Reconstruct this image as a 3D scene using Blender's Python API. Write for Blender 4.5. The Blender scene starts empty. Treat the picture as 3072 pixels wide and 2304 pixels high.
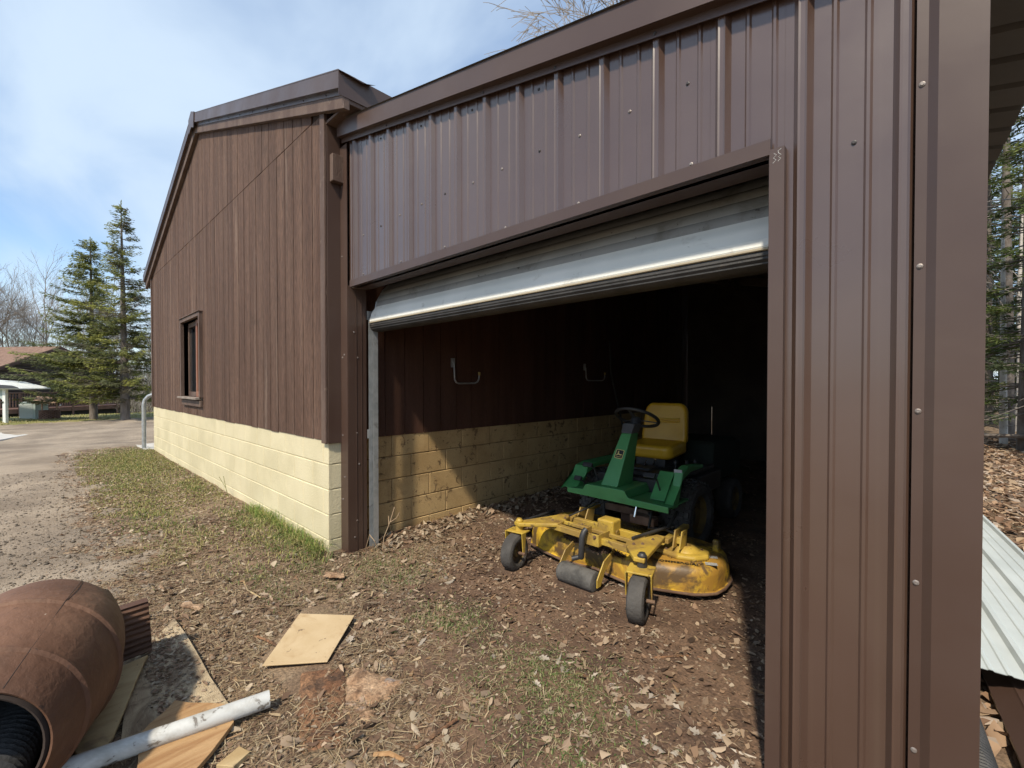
import bpy, math, random
import numpy as np
from mathutils import Matrix, Vector
random.seed(7); rng = np.random.default_rng(7)
R = math.radians
scn = bpy.context.scene
COL = scn.collection

# ---------------------------------------------------------------- camera
cam = bpy.data.cameras.new('camera'); co = bpy.data.objects.new('camera', cam); COL.objects.link(co)
cam.sensor_width = 36.0; cam.lens = 15.75; cam.clip_start = 0.02; cam.clip_end = 3000
co.location = (0, 0, 1.34); co.rotation_euler = (R(90 - 0.8), 0, R(43.6)); cam.shift_y = 0.0061
scn.camera = co

# ---------------------------------------------------------------- light and sky
SUN = Vector((-0.37, 1.0, -1.34)).normalized()
sun = bpy.data.lights.new('sun', 'SUN'); so = bpy.data.objects.new('sun', sun); COL.objects.link(so)
sun.energy = 3.9; sun.angle = R(2.5); sun.color = (1.0, 0.89, 0.72)
so.rotation_euler = SUN.to_track_quat('-Z', 'Y').to_euler(); so.location = (4, -8, 14)
wd = bpy.data.worlds.new('World'); scn.world = wd; wd.use_nodes = True
wt = wd.node_tree; wt.nodes.clear()
def wn(t, **k):
    n = wt.nodes.new(t)
    for a, b in k.items(): setattr(n, a, b)
    return n
sky = wn('ShaderNodeTexSky', sky_type='NISHITA', sun_disc=False, sun_elevation=math.asin(-SUN.z), sun_rotation=math.atan2(-SUN.x, -SUN.y))
sky.air_density = 1.0; sky.dust_density = 0.6; sky.ozone_density = 2.0
bg = wn('ShaderNodeBackground'); out = wn('ShaderNodeOutputWorld')
tc = wn('ShaderNodeTexCoord'); sep = wn('ShaderNodeSeparateXYZ'); wt.links.new(tc.outputs['Generated'], sep.inputs[0])
zz = wn('ShaderNodeMath', operation='MAXIMUM'); zz.inputs[1].default_value = 0.0; wt.links.new(sep.outputs[2], zz.inputs[0])
za = wn('ShaderNodeMath', operation='ADD'); za.inputs[1].default_value = 0.22; wt.links.new(zz.outputs[0], za.inputs[0])
cmb = wn('ShaderNodeCombineXYZ')
for i in (0, 1):
    d = wn('ShaderNodeMath', operation='DIVIDE'); wt.links.new(sep.outputs[i], d.inputs[0]); wt.links.new(za.outputs[0], d.inputs[1]); wt.links.new(d.outputs[0], cmb.inputs[i])
mp = wn('ShaderNodeMapping'); mp.inputs['Rotation'].default_value = (0, 0, R(28)); mp.inputs['Scale'].default_value = (0.85, 1.5, 1.0)
mp.inputs['Location'].default_value = (0.35, 0.62, 0)
wt.links.new(cmb.outputs[0], mp.inputs['Vector'])
n1 = wn('ShaderNodeTexNoise'); n1.inputs['Scale'].default_value = 1.15; n1.inputs['Detail'].default_value = 6; n1.inputs['Roughness'].default_value = 0.5; n1.inputs['Distortion'].default_value = 0.4
wt.links.new(mp.outputs[0], n1.inputs['Vector'])
rp = wn('ShaderNodeMapRange', interpolation_type='SMOOTHSTEP'); rp.inputs['From Min'].default_value = 0.28; rp.inputs['From Max'].default_value = 0.66; rp.inputs['To Min'].default_value = 0.15; rp.inputs['To Max'].default_value = 0.92
wt.links.new(n1.outputs['Fac'], rp.inputs['Value'])
mx = wn('ShaderNodeMix', data_type='RGBA'); wt.links.new(rp.outputs['Result'], mx.inputs['Factor'])
hs_ = wn('ShaderNodeHueSaturation'); hs_.inputs['Saturation'].default_value = 1.12; hs_.inputs['Value'].default_value = 1.1; wt.links.new(sky.outputs[0], hs_.inputs['Color']); wt.links.new(hs_.outputs[0], mx.inputs['A']); mx.inputs['B'].default_value = (3.8, 4.6, 5.5, 1)
wt.links.new(mx.outputs['Result'], bg.inputs['Color']); bg.inputs['Strength'].default_value = 0.14
wt.links.new(bg.outputs[0], out.inputs['Surface'])
scn.view_settings.view_transform = 'Standard'; scn.view_settings.look = 'None'
scn.view_settings.gamma = 1.0; scn.view_settings.use_curve_mapping = False
scn.view_settings.exposure = 0.45
wd.cycles.sampling_method = 'MANUAL'; wd.cycles.sample_map_resolution = 512
cy = scn.cycles; cy.max_bounces = 5; cy.use_adaptive_sampling = True; cy.adaptive_threshold = 0.02; cy.diffuse_bounces = 3; cy.glossy_bounces = 3; cy.transmission_bounces = 2; cy.caustics_reflective = False; cy.caustics_refractive = False

# ---------------------------------------------------------------- materials
def mat(name, c1, c2=None, scale=6.0, rough=0.7, bump=0.0, bscale=60.0, metal=0.0, stretch=(1, 1, 1), detail=4.0, lo=0.35, hi=0.65,
        rand=0.0, spec=0.5, dirt=None, fine=0.0, coat=0.0, vcol=False, rvar=0.0, streak=None, trans=0.0):
    m = bpy.data.materials.new(name); m.use_nodes = True
    nt = m.node_tree; nd = nt.nodes; b = nd['Principled BSDF']; L = nt.links.new
    b.inputs['Roughness'].default_value = rough; b.inputs['Metallic'].default_value = metal
    b.inputs['Specular IOR Level'].default_value = spec; b.inputs['Coat Weight'].default_value = coat
    if coat: b.inputs['Coat Roughness'].default_value = 0.2
    geo = nd.new('ShaderNodeNewGeometry')
    def mapped(st):
        mpn = nd.new('ShaderNodeMapping'); mpn.inputs['Scale'].default_value = st; L(geo.outputs['Position'], mpn.inputs['Vector']); return mpn.outputs[0]
    vec = mapped(stretch)
    def noise(s, v, det=6.0, dist=0.0, ro=0.55):
        n = nd.new('ShaderNodeTexNoise'); n.inputs['Scale'].default_value = s; n.inputs['Detail'].default_value = det; n.inputs['Roughness'].default_value = ro
        n.inputs['Distortion'].default_value = dist; L(v, n.inputs['Vector']); return n.outputs['Fac']
    def ramp(v, a, c, t0=0.0, t1=1.0):
        r = nd.new('ShaderNodeMapRange'); r.interpolation_type = 'SMOOTHSTEP'
        r.inputs['From Min'].default_value = a; r.inputs['From Max'].default_value = c; r.inputs['To Min'].default_value = t0; r.inputs['To Max'].default_value = t1
        L(v, r.inputs['Value']); return r.outputs['Result']
    def mix(f, a, c, bt='MIX'):
        x = nd.new('ShaderNodeMix'); x.data_type = 'RGBA'; x.blend_type = bt
        for sock, v in (('Factor', f), ('A', a), ('B', c)):
            if isinstance(v, (int, float)): x.inputs[sock].default_value = v
            elif isinstance(v, tuple): x.inputs[sock].default_value = (*v, 1) if len(v) == 3 else v
            else: L(v, x.inputs[sock])
        return x.outputs['Result']
    if vcol:
        at = nd.new('ShaderNodeAttribute'); at.attribute_name = 'Col'; c = at.outputs['Color']
        if c2: c = mix(ramp(noise(scale, vec, detail), lo, hi), c, c2, 'MULTIPLY')
    else:
        c = mix(ramp(noise(scale, vec, detail), lo, hi), c1, c2 or c1)
    if streak:   # (colour, stretch, scale, lo, hi, amount)
        c = mix(ramp(noise(streak[2], mapped(streak[1]), 5.0, 0.4), streak[3], streak[4], 0, streak[5]), c, streak[0])
    if dirt:     # list of (colour, scale, lo, hi, amount)
        for k, dd in enumerate(dirt if isinstance(dirt, list) else [dirt]):
            c = mix(ramp(noise(dd[1], mapped((1, 1, 1)), 5.0, 0.6, 0.65), dd[2], dd[3], 0, dd[4]), c, dd[0])
    if fine:
        f = ramp(noise(bscale * 1.7, vec, 3.0), 0.3, 0.7, 1 - fine, 1 + fine)
        v = nd.new('ShaderNodeCombineColor')
        for i in range(3): L(f, v.inputs[i])
        c = mix(1.0, c, v.outputs[0], 'MULTIPLY')
    if rand:
        oi = nd.new('ShaderNodeObjectInfo'); r = ramp(oi.outputs['Random'], 0, 1, 1 - rand, 1 + rand)
        h = nd.new('ShaderNodeHueSaturation'); L(r, h.inputs['Value']); L(c, h.inputs['Color']); c = h.outputs[0]
    L(c, b.inputs['Base Color'])
    if rvar:
        L(ramp(noise(scale * 2.3, vec, 5.0), 0.3, 0.7, rough - rvar, rough + rvar), b.inputs['Roughness'])
    if bump:
        bn = nd.new('ShaderNodeBump'); bn.inputs['Strength'].default_value = min(1.0, bump); bn.inputs['Distance'].default_value = 0.01
        L(noise(bscale, vec, 4.0, 0.2, 0.6), bn.inputs['Height']); L(bn.outputs[0], b.inputs['Normal'])
    if trans:      # thin leaves let light through
        tb = nd.new('ShaderNodeBsdfTranslucent'); L(c, tb.inputs['Color']); ms = nd.new('ShaderNodeMixShader'); ms.inputs[0].default_value = trans
        L(b.outputs[0], ms.inputs[1]); L(tb.outputs[0], ms.inputs[2]); L(ms.outputs[0], nd['Material Output'].inputs['Surface'])
    return m

# ---------------------------------------------------------------- geometry helpers
class G:
    def __init__(s): s.v = []; s.f = []; s.c = []
    def add(s, vs, fs, col=None):
        o = len(s.v); s.v += [tuple(p) for p in vs]; s.f += [tuple(i + o for i in f) for f in fs]
        if col is not None: s.c += [col] * len(vs)
        return s
    def box(s, x0, x1, y0, y1, z0, z1, M=None):
        vs = [Vector((x, y, z)) for z in (z0, z1) for y in (y0, y1) for x in (x0, x1)]
        if M is not None: vs = [M @ p for p in vs]
        return s.add(vs, [(0, 2, 3, 1), (4, 5, 7, 6), (0, 1, 5, 4), (2, 6, 7, 3), (0, 4, 6, 2), (1, 3, 7, 5)])
    def bar(s, a, b, w, h, up=(0, 0, 1)):
        a = Vector(a); b = Vector(b); d = (b - a); l = d.length; d.normalize(); u = Vector(up)
        if abs(d.dot(u)) > .98: u = Vector((0, 1, 0))
        sd = d.cross(u).normalized(); u = sd.cross(d)
        M = Matrix((sd, d, u)).transposed().to_4x4(); M.translation = a
        return s.box(-w / 2, w / 2, 0, l, -h / 2, h / 2, M)
    def tube(s, pts, r, n=8, cap=True, closed=False):
        pts = [Vector(p) for p in pts]; N = len(pts); rs = r if isinstance(r, (list, tuple)) else [r] * N
        rings = []; prev = None
        for i, p in enumerate(pts):
            if closed: t = pts[(i + 1) % N] - pts[i - 1]
            else: t = pts[min(i + 1, N - 1)] - pts[max(i - 1, 0)]
            if t.length < 1e-9: t = Vector((0, 0, 1))
            t.normalize()
            if prev is None:
                u = Vector((0, 0, 1)) if abs(t.z) < .9 else Vector((1, 0, 0))
                a = t.cross(u).normalized()
            else: a = (prev - t * prev.dot(t)).normalized()
            prev = a; b = t.cross(a)
            rings.append([p + (a * math.cos(2 * math.pi * k / n) + b * math.sin(2 * math.pi * k / n)) * rs[i] for k in range(n)])
        vs = [q for rg in rings for q in rg]; fs = []
        for i in range(N if closed else N - 1):
            j = (i + 1) % N
            for k in range(n): fs.append((i * n + k, i * n + (k + 1) % n, j * n + (k + 1) % n, j * n + k))
        if cap and not closed: fs += [tuple(range(n))[::-1], tuple((N - 1) * n + k for k in range(n))]
        return s.add(vs, fs)
    def lathe(s, prof, M=None, n=24, capped=False):   # prof: (r, h) about local z
        M = M or Matrix.Identity(4); vs = []; fs = []
        for r, h in prof:
            vs += [M @ Vector((r * math.cos(2 * math.pi * k / n), r * math.sin(2 * math.pi * k / n), h)) for k in range(n)]
        for i in range(len(prof) - 1):
            for k in range(n): fs.append((i * n + k, i * n + (k + 1) % n, (i + 1) * n + (k + 1) % n, (i + 1) * n + k))
        if capped: fs += [tuple(range(n))[::-1], tuple((len(prof) - 1) * n + k for k in range(n))]
        return s.add(vs, fs)
    def prism(s, poly, a, b, axis='z', M=None):       # poly 2D, extruded along axis from a to b
        def P(p, h): return {'z': (p[0], p[1], h), 'y': (p[0], h, p[1]), 'x': (h, p[0], p[1])}[axis]
        n = len(poly); vs = [P(p, a) for p in poly] + [P(p, b) for p in poly]
        if M is not None: vs = [M @ Vector(q) for q in vs]
        area = sum(poly[i][0] * poly[(i + 1) % n][1] - poly[(i + 1) % n][0] * poly[i][1] for i in range(n))
        flip = (area < 0) != (axis == 'y') ; flip = flip != (b < a)
        fs = [tuple(range(n))[::-1], tuple(range(n, 2 * n))] + [(i, (i + 1) % n, n + (i + 1) % n, n + i) for i in range(n)]
        if flip: fs = [f[::-1] for f in fs]
        return s.add(vs, fs)
    def mesh(s, name, m=None, smooth=None):
        me = bpy.data.meshes.new(name); me.from_pydata(s.v, [], s.f)
        if s.c:
            ca = me.color_attributes.new('Col', 'FLOAT_COLOR', 'POINT'); ca.data.foreach_set('color', np.array([(*c, 1) for c in s.c], 'f').ravel())
        if m: me.materials.append(m)
        if smooth is not None:
            me.polygons.foreach_set('use_smooth', [True] * len(me.polygons)); me.set_sharp_from_angle(angle=R(smooth))
        me.update(); return me
    def build(s, name, m=None, parent=None, smooth=None, bevel=0, seg=2):
        o = link(name, s.mesh(name, m, smooth), parent)
        if bevel:
            b = o.modifiers.new('bevel', 'BEVEL'); b.width = bevel; b.segments = seg; b.limit_method = 'ANGLE'; b.angle_limit = R(35)
        return o
def link(name, data, parent=None):
    o = bpy.data.objects.new(name, data); COL.objects.link(o)
    if parent is not None:
        o.parent = parent; o.matrix_parent_inverse = Matrix.Translation(-Vector(parent.location)) if parent.parent is None else Matrix.Identity(4)
    return o
def tag(o, label=None, cat=None, group=None, kind=None):
    for k, v in (('label', label), ('category', cat), ('group', group), ('kind', kind)):
        if v: o[k] = v
    return o
def thing(name, loc, label, cat, group=None):
    o = bpy.data.objects.new(name, None); COL.objects.link(o); o.location = loc; o.empty_display_size = .1
    return tag(o, label, cat, group)
def piece(name, me, parent, loc=(0, 0, 0), rot=(0, 0, 0), scale=(1, 1, 1)):   # shares mesh data
    o = link(name, me, parent); o.location = loc; o.rotation_euler = rot; o.scale = scale; return o
def Mx(loc=(0, 0, 0), rx=0, ry=0, rz=0):
    return Matrix.Translation(loc) @ Matrix.Rotation(rz, 4, 'Z') @ Matrix.Rotation(ry, 4, 'Y') @ Matrix.Rotation(rx, 4, 'X')

# lattice noise for terrain and scatter
_T = rng.random((256, 256))
def vn(x, y, s, o=0):
    x = np.asarray(x) * s + 31.7 * o + 100; y = np.asarray(y) * s + 17.3 * o + 100
    xi = np.floor(x).astype(int); yi = np.floor(y).astype(int); fx = x - xi; fy = y - yi
    fx = fx * fx * (3 - 2 * fx); fy = fy * fy * (3 - 2 * fy); g = lambda a, b: _T[a % 256, b % 256]
    return (g(xi, yi) * (1 - fx) + g(xi + 1, yi) * fx) * (1 - fy) + (g(xi, yi + 1) * (1 - fx) + g(xi + 1, yi + 1) * fx) * fy
def ss(a, b, x): t = np.clip((np.asarray(x, float) - a) / (b - a), 0, 1); return t * t * (3 - 2 * t)
# ---------------------------------------------------------------- terrain
def hg(x, y):
    x = np.asarray(x, float); y = np.asarray(y, float)
    amp = 1 - .7 * (ss(-3.0, -2.6, x) * (1 - ss(-.9, -.6, x)) * ss(2.0, 2.4, y))      # packed flat where the mower stands
    z = ((vn(x, y, .7) - .5) * .05 + (vn(x, y, 2.6, 1) - .5) * .022 + (vn(x, y, 8, 2) - .5) * .012) * amp
    z = z + .05 * np.exp(-((x + 3.2) / .35) ** 2) * ss(1.7, 2.2, y) * (1 - ss(5, 7, y))   # leaves and soil banked up along the block wall
    z = z - .95 * ss(-25.5, -36, x) + .35 * ss(9, 22, y) * ss(-2, 3, x)
    return z
def drive_mask(x, y):
    g1 = .45 - y - .42 * np.maximum(0, x + 4.0)
    g2 = -12.4 - x - .5 * np.maximum(0, 1.2 - y) * 0
    g3 = x + 22.3 + .3 * y
    return np.minimum(np.maximum(g1, g2), g3)
def axis(*segs):
    a = np.concatenate([np.arange(p, q, s) for p, q, s in segs]); return a
gx = np.concatenate([-np.geomspace(1200, 42, 24), axis((-40, -14, .5), (-14, -6, .1), (-6, 1.2, .04), (1.2, 4, .15), (4, 24, .8)), np.geomspace(25, 1200, 18)])
gy = np.concatenate([-np.geomspace(1200, 32, 18), axis((-30, -6, 1.5), (-6, -1, .2), (-1, 4.4, .04), (4.4, 10, .16), (10, 40, .8)), np.geomspace(41, 1200, 18)])
def sheet(name, fz, keep, m):
    X, Y = np.meshgrid(gx, gy, indexing='ij'); Z = fz(X, Y); nx, ny = X.shape
    V = np.stack([X, Y, Z], -1).reshape(-1, 3); I = np.arange(nx * ny).reshape(nx, ny)
    F = np.stack([I[:-1, :-1], I[1:, :-1], I[1:, 1:], I[:-1, 1:]], -1).reshape(-1, 4)
    if keep is not None:
        k = keep(X, Y).reshape(-1); F = F[k[F].any(1)]
        u, inv = np.unique(F, return_inverse=True); V = V[u]; F = inv.reshape(F.shape)
    return fast(name, V, F, m, None, True)
def fast(name, V, F, m, C=None, smooth=False, parent=None):
    me = bpy.data.meshes.new(name); n, k = F.shape
    me.vertices.add(len(V)); me.vertices.foreach_set('co', np.ascontiguousarray(V, 'f').ravel())
    me.loops.add(n * k); me.loops.foreach_set('vertex_index', np.ascontiguousarray(F, 'i').ravel())
    me.polygons.add(n); me.polygons.foreach_set('loop_start', np.arange(0, n * k, k, dtype='i')); me.polygons.foreach_set('loop_total', np.full(n, k, 'i'))
    if smooth: me.polygons.foreach_set('use_smooth', np.ones(n, bool))
    me.update(calc_edges=True); me.materials.append(m)
    if C is not None:
        ca = me.color_attributes.new('Col', 'FLOAT_COLOR', 'POINT'); ca.data.foreach_set('color', np.concatenate([C, np.ones((len(C), 1))], 1).astype('f').ravel())
    return link(name, me, parent)

m_soil = mat('soil', (.11, .068, .042), (.22, .155, .098), 2.2, .95, .9, 55, fine=.35, lo=.32, hi=.62,
             dirt=[((.27, .215, .15), 9, .50, .7, .7), ((.07, .045, .03), 2.6, .55, .66, .8), ((.17, .165, .065), 1.3, .56, .72, .4)])
m_gravel = mat('gravel', (.19, .152, .115), (.31, .255, .195), 1.1, .95, .7, 80, fine=.3, lo=.3, hi=.7, spec=.3,
               dirt=[((.13, .105, .083), .45, .5, .68, .6), ((.33, .3, .26), 28, .6, .7, .7)])
m_lawn = mat('lawn_soil', (.17, .17, .05), (.26, .23, .09), 1.2, .95, .6, 30, fine=.3)
ground = sheet('ground', hg, None, m_soil); tag(ground, 'brown soil strewn with leaf litter around the sheds', 'ground', kind='structure')
def zdrive(x, y):
    m = drive_mask(x, y); return hg(x, y) + np.clip(m * .05 + (vn(x, y, 3.1, 5) - .5) * .03 + (vn(x, y, 11, 6) - .5) * .03, -.05, .016)
drv = sheet('gravel_driveway', zdrive, lambda X, Y: (drive_mask(X, Y) > -1.2) & (X > -60) & (Y > -60) & (Y < 60) & (X < 8), m_gravel)
tag(drv, 'grey gravel driveway in front of the far house', 'driveway', kind='structure')
def zlawn(x, y):
    m = -22.0 - .3 * y - x + (vn(x, y, 1.2, 8) - .5) * .9; return hg(x, y) + np.clip(m * .06, -.06, .03)
lawn = sheet('lawn', zlawn, lambda X, Y: (X < -20) & (X > -400) & (abs(Y) < 400) & (-21 - .3 * Y - X > -1), m_lawn)
tag(lawn, 'strip of yellowish grass along the far edge of the driveway', 'lawn', kind='structure')
g = G(); g.prism([(-18.3, -.75), (-17.2, -.18), (-15.9, -.7), (-17.2, -1.9)], -.1, .035)
slab = g.build('concrete_slab', mat('concrete', (.42, .41, .38), (.5, .48, .45), 3, .9, .3, 40), bevel=.01); tag(slab, 'pale flat concrete slab set in the gravel at the left edge', 'slab', kind='structure')
g = G(); g.prism([(-12.9, 1.35), (-11.52, 1.42), (-11.52, 2.6), (-13.0, 2.5)], -.1, .03)
slab2 = g.build('concrete_apron', slab.data.materials[0], bevel=.01); tag(slab2, 'small concrete apron at the far corner of the wooden garage', 'slab', kind='structure')

m_earth = mat('dark_earth', (.070, .040, .025), (.145, .088, .054), 3.2, .95, .9, 50, fine=.35, dirt=[((.17, .12, .08), 11, .54, .7, .6)])
def earth_mask(x, y): return np.minimum(y - (1.62 + .55 * np.exp(-((x + 2.9) / .5) ** 2) - .65 * np.exp(-((x + 1.2) / .55) ** 2)), np.minimum(x + 3.5, -.30 - x) * 1.5)
def zearth(x, y): return hg(x, y) + np.clip(earth_mask(x, y) * .04 + (vn(x, y, 2.6, 45) - .5) * .035 + (vn(x, y, 12, 46) - .5) * .04, -.05, .009)
ef = sheet('earth_floor', zearth, lambda X, Y: (earth_mask(X, Y) > -.6) & (Y < 8.9), m_earth); tag(ef, 'dark bare earth floor at the doorway and inside the lean-to', 'earth floor', kind='structure')
# ---------------------------------------------------------------- wooden garage
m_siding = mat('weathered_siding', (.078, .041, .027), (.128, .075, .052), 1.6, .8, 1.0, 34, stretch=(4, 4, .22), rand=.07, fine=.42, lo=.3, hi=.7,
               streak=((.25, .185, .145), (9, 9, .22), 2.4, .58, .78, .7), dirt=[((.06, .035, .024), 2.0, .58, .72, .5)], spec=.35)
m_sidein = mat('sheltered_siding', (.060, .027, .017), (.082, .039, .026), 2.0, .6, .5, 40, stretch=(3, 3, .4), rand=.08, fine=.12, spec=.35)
m_trimw = mat('painted_trim_wood', (.085, .052, .040), (.13, .088, .068), 3.0, .7, .4, 40, stretch=(2, 2, .5), fine=.1, spec=.4,
              dirt=[((.22, .17, .13), 7, .62, .72, .5)])
m_core = mat('groove_shadow_wood', (.035, .021, .015), None, 4, .9)
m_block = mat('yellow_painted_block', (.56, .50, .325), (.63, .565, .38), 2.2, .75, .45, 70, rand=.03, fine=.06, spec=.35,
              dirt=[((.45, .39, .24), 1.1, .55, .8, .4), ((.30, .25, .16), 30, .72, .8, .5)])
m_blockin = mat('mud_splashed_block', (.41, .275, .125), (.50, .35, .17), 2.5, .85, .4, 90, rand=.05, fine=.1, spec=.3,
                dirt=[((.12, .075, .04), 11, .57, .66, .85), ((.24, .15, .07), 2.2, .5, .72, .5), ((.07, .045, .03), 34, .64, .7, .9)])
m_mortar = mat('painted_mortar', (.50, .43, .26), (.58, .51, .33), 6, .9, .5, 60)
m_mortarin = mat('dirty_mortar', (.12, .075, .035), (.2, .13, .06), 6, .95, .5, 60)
m_brown = mat('brown_trim_metal', (.062, .036, .027), (.072, .044, .034), 1.5, .42, .15, 2.5, rvar=.06, spec=.5, coat=.1, dirt=[((.10, .07, .053), 1.5, .5, .8, .35)])
m_panel = mat('brown_ribbed_metal', (.070, .040, .029), (.082, .049, .037), 1.2, .32, .22, 2.2, rvar=.05, spec=.65, coat=.7,
              streak=((.10, .068, .05), (9, 9, .18), 2.0, .55, .8, .4), dirt=[((.095, .062, .045), 1.1, .5, .8, .35)])
m_roofm = mat('brown_roof_metal', (.075, .057, .050), (.10, .08, .07), 1.5, .45, .1, 30, spec=.5)
m_screw = mat('screw_head', (.20, .17, .155), (.28, .25, .23), 40, .5, metal=.4)
m_screwd = mat('dark_screw_head', (.035, .03, .03), None, 40, .5)
m_glass = mat('window_glass', (.02, .022, .025), None, 4, .08, spec=.8)

XR, XL, XC, YG = -3.486, -11.48, -7.48, 1.55
BT = .90
def ztop(x): return 4.84 - .343 * abs(x - XC)
gar = thing('wooden_garage', (XC, 5.2, 0), 'brown wooden garage with vertical siding on a yellow concrete block base', 'garage')
# block foundation
core = G()
core.box(XL + .02, XR - .010, YG + .0105, YG + .2, -.3, BT - .004); front = core.build('foundation', m_mortar, gar)
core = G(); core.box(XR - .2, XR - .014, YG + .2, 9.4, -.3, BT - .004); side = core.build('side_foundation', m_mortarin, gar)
core = G(); core.box(XL + .02, XL + .2, YG + .2, 9.4, -.3, BT - .004).box(XL + .2, XR - .2, 9.2, 9.4, -.3, BT - .004); core.build('rear_foundation', m_mortar, gar)
def block_mesh(w, h, m, c=.005, dep=.03):
    g = G(); a, b = w / 2 - .0028, h / 2 - .0028
    o = [(-a, -b), (a, -b), (a, b), (-a, b)]; i = [(-a + c, -b + c), (a - c, -b + c), (a - c, b - c), (-a + c, b - c)]
    g.add([(x, dep, z) for x, z in o] + [(x, c, z) for x, z in o] + [(x, 0, z) for x, z in i],
          [(0, 1, 5, 4), (1, 2, 6, 5), (2, 3, 7, 6), (3, 0, 4, 7), (4, 5, 9, 8), (5, 6, 10, 9), (6, 7, 11, 10), (7, 4, 8, 11), (8, 9, 10, 11)])
    return g.mesh('block', m)
bm = {}
def course(parent, m, start, end, z, off, place, ang):
    x = start - off
    while x < end - .02:
        a, b = max(x, start), min(x + .4, end); w = round(b - a, 3)
        if w > .03:
            key = (w, m.name)
            if key not in bm: bm[key] = block_mesh(w, .2, m)
            p = place((a + b) / 2); j = random.uniform(-.0015, .0015)
            piece('block', bm[key], parent, (p[0], p[1], z), (0, 0, ang)).delta_location = (j if ang else 0, 0 if ang else j, 0)
        x += .4
for k in range(5):
    z = BT - .1 - .2 * k
    course(front, m_block, XL + .01, XR, z, .2 * (k % 2) + .11, lambda x: (x, YG + .006), 0)
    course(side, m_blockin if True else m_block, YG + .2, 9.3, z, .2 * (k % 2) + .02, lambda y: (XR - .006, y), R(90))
# corner blocks that show their clean end to the side
g = block_mesh(.186, .2, m_block)
for k in range(5): piece('block', g, front, (XR - .003, YG + .105, BT - .1 - .2 * k), (0, 0, R(90)))
# gable wall planks
wall = G(); wall.prism([(XL, 2.5), (XR, 2.5), (XR, ztop(XR)), (XC, ztop(XC)), (XL, ztop(XL))], YG + .012, YG + .1, 'y').box(XL, -8.60, YG + .012, YG + .1, BT, 2.5).box(-7.46, XR, YG + .012, YG + .1, BT, 2.5).box(-8.60, -7.46, YG + .012, YG + .1, BT, 1.15).box(-8.60, -7.46, YG + .012, YG + .1, 2.29, 2.5); gw = wall.build('gable_wall', m_core, gar)
def plank(parent, m, x0, x1, zf0, zf1, y, th=.013, extra=()):
    """a vertical plank whose ends may slope; faces -Y"""
    xs = sorted([x0, x1, *[e for e in extra if x0 < e < x1]]); y0 = y + random.uniform(-.0012, .0012)
    lo = [(x, zf0(x)) for x in xs]; hi = [(x, zf1(x)) for x in xs][::-1]
    g = G(); g.prism(lo + hi, y0, y0 + th, 'y'); return g.build('plank', m, parent)
WX0, WX1, WZ0, WZ1 = -8.60, -7.46, 1.15, 2.29       # window opening
SEAM = 3.47; x = XR - .06
while x > XL + .01:
    a = max(x - .199, XL); x0, x1 = a + .005, x - .005
    low = lambda q: BT - .015 + random.uniform(-.006, .004)
    b0 = low(0)
    if x1 < WX0 or x0 > WX1: plank(gw, m_siding, x0, x1, lambda q: b0, lambda q: min(SEAM - .002, ztop(q)), YG)
    else:
        for u, v in ((x0, min(x1, WX0)), (max(x0, WX1), x1)):
            if v - u > .01: plank(gw, m_siding, u, v, lambda q: b0, lambda q: SEAM - .002, YG)
        u, v = max(x0, WX0), min(x1, WX1)
        if v - u > .01:
            plank(gw, m_siding, u, v, lambda q: b0, lambda q: WZ0, YG); plank(gw, m_siding, u, v, lambda q: WZ1, lambda q: SEAM - .002, YG)
    if ztop((x0 + x1) / 2) > SEAM + .06: plank(gw, m_siding, x0, x1, lambda q: SEAM + .003, lambda q: ztop(q) + .03, YG - .002, extra=(XC,))
    x -= .2
# side wall planks (seen inside the lean-to)
sw = G(); sw.box(XR - .1, XR - .012, YG + .1, 9.4, BT, 3.40); sidew = sw.build('side_wall', m_core, gar)
y = YG + .11
while y < 9.35:
    w = min(.2, 9.4 - y); jj = random.uniform(-.001, .001)
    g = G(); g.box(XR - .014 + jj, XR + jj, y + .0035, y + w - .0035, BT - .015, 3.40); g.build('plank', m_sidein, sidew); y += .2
g = G(); g.box(XL, XL + .1, YG + .1, 9.4, BT, ztop(XL)).prism([(XL + .1, BT), (XR - .1, BT), (XR - .1, 3.4), (XC, ztop(XC)), (XL + .1, 3.5)], 9.3, 9.4, 'y'); g.build('rear_wall', m_siding, gar)
# corner boards
g = G(); g.box(XR - .062, XR + .016, YG - .022, YG - .002, BT - .03, ztop(XR) - .005); g.build('corner_board', m_trimw, gar, bevel=.003)
g = G(); g.box(XR + .001, XR + .02, YG, YG + .107, BT - .03, ztop(XR) - .02); g.build('corner_board', m_brown, gar, bevel=.002)
g = G(); g.box(XL - .02, XL + .05, YG - .02, YG - .002, BT - .03, ztop(XL) - .02); g.build('corner_board', m_trimw, gar, bevel=.003)
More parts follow.
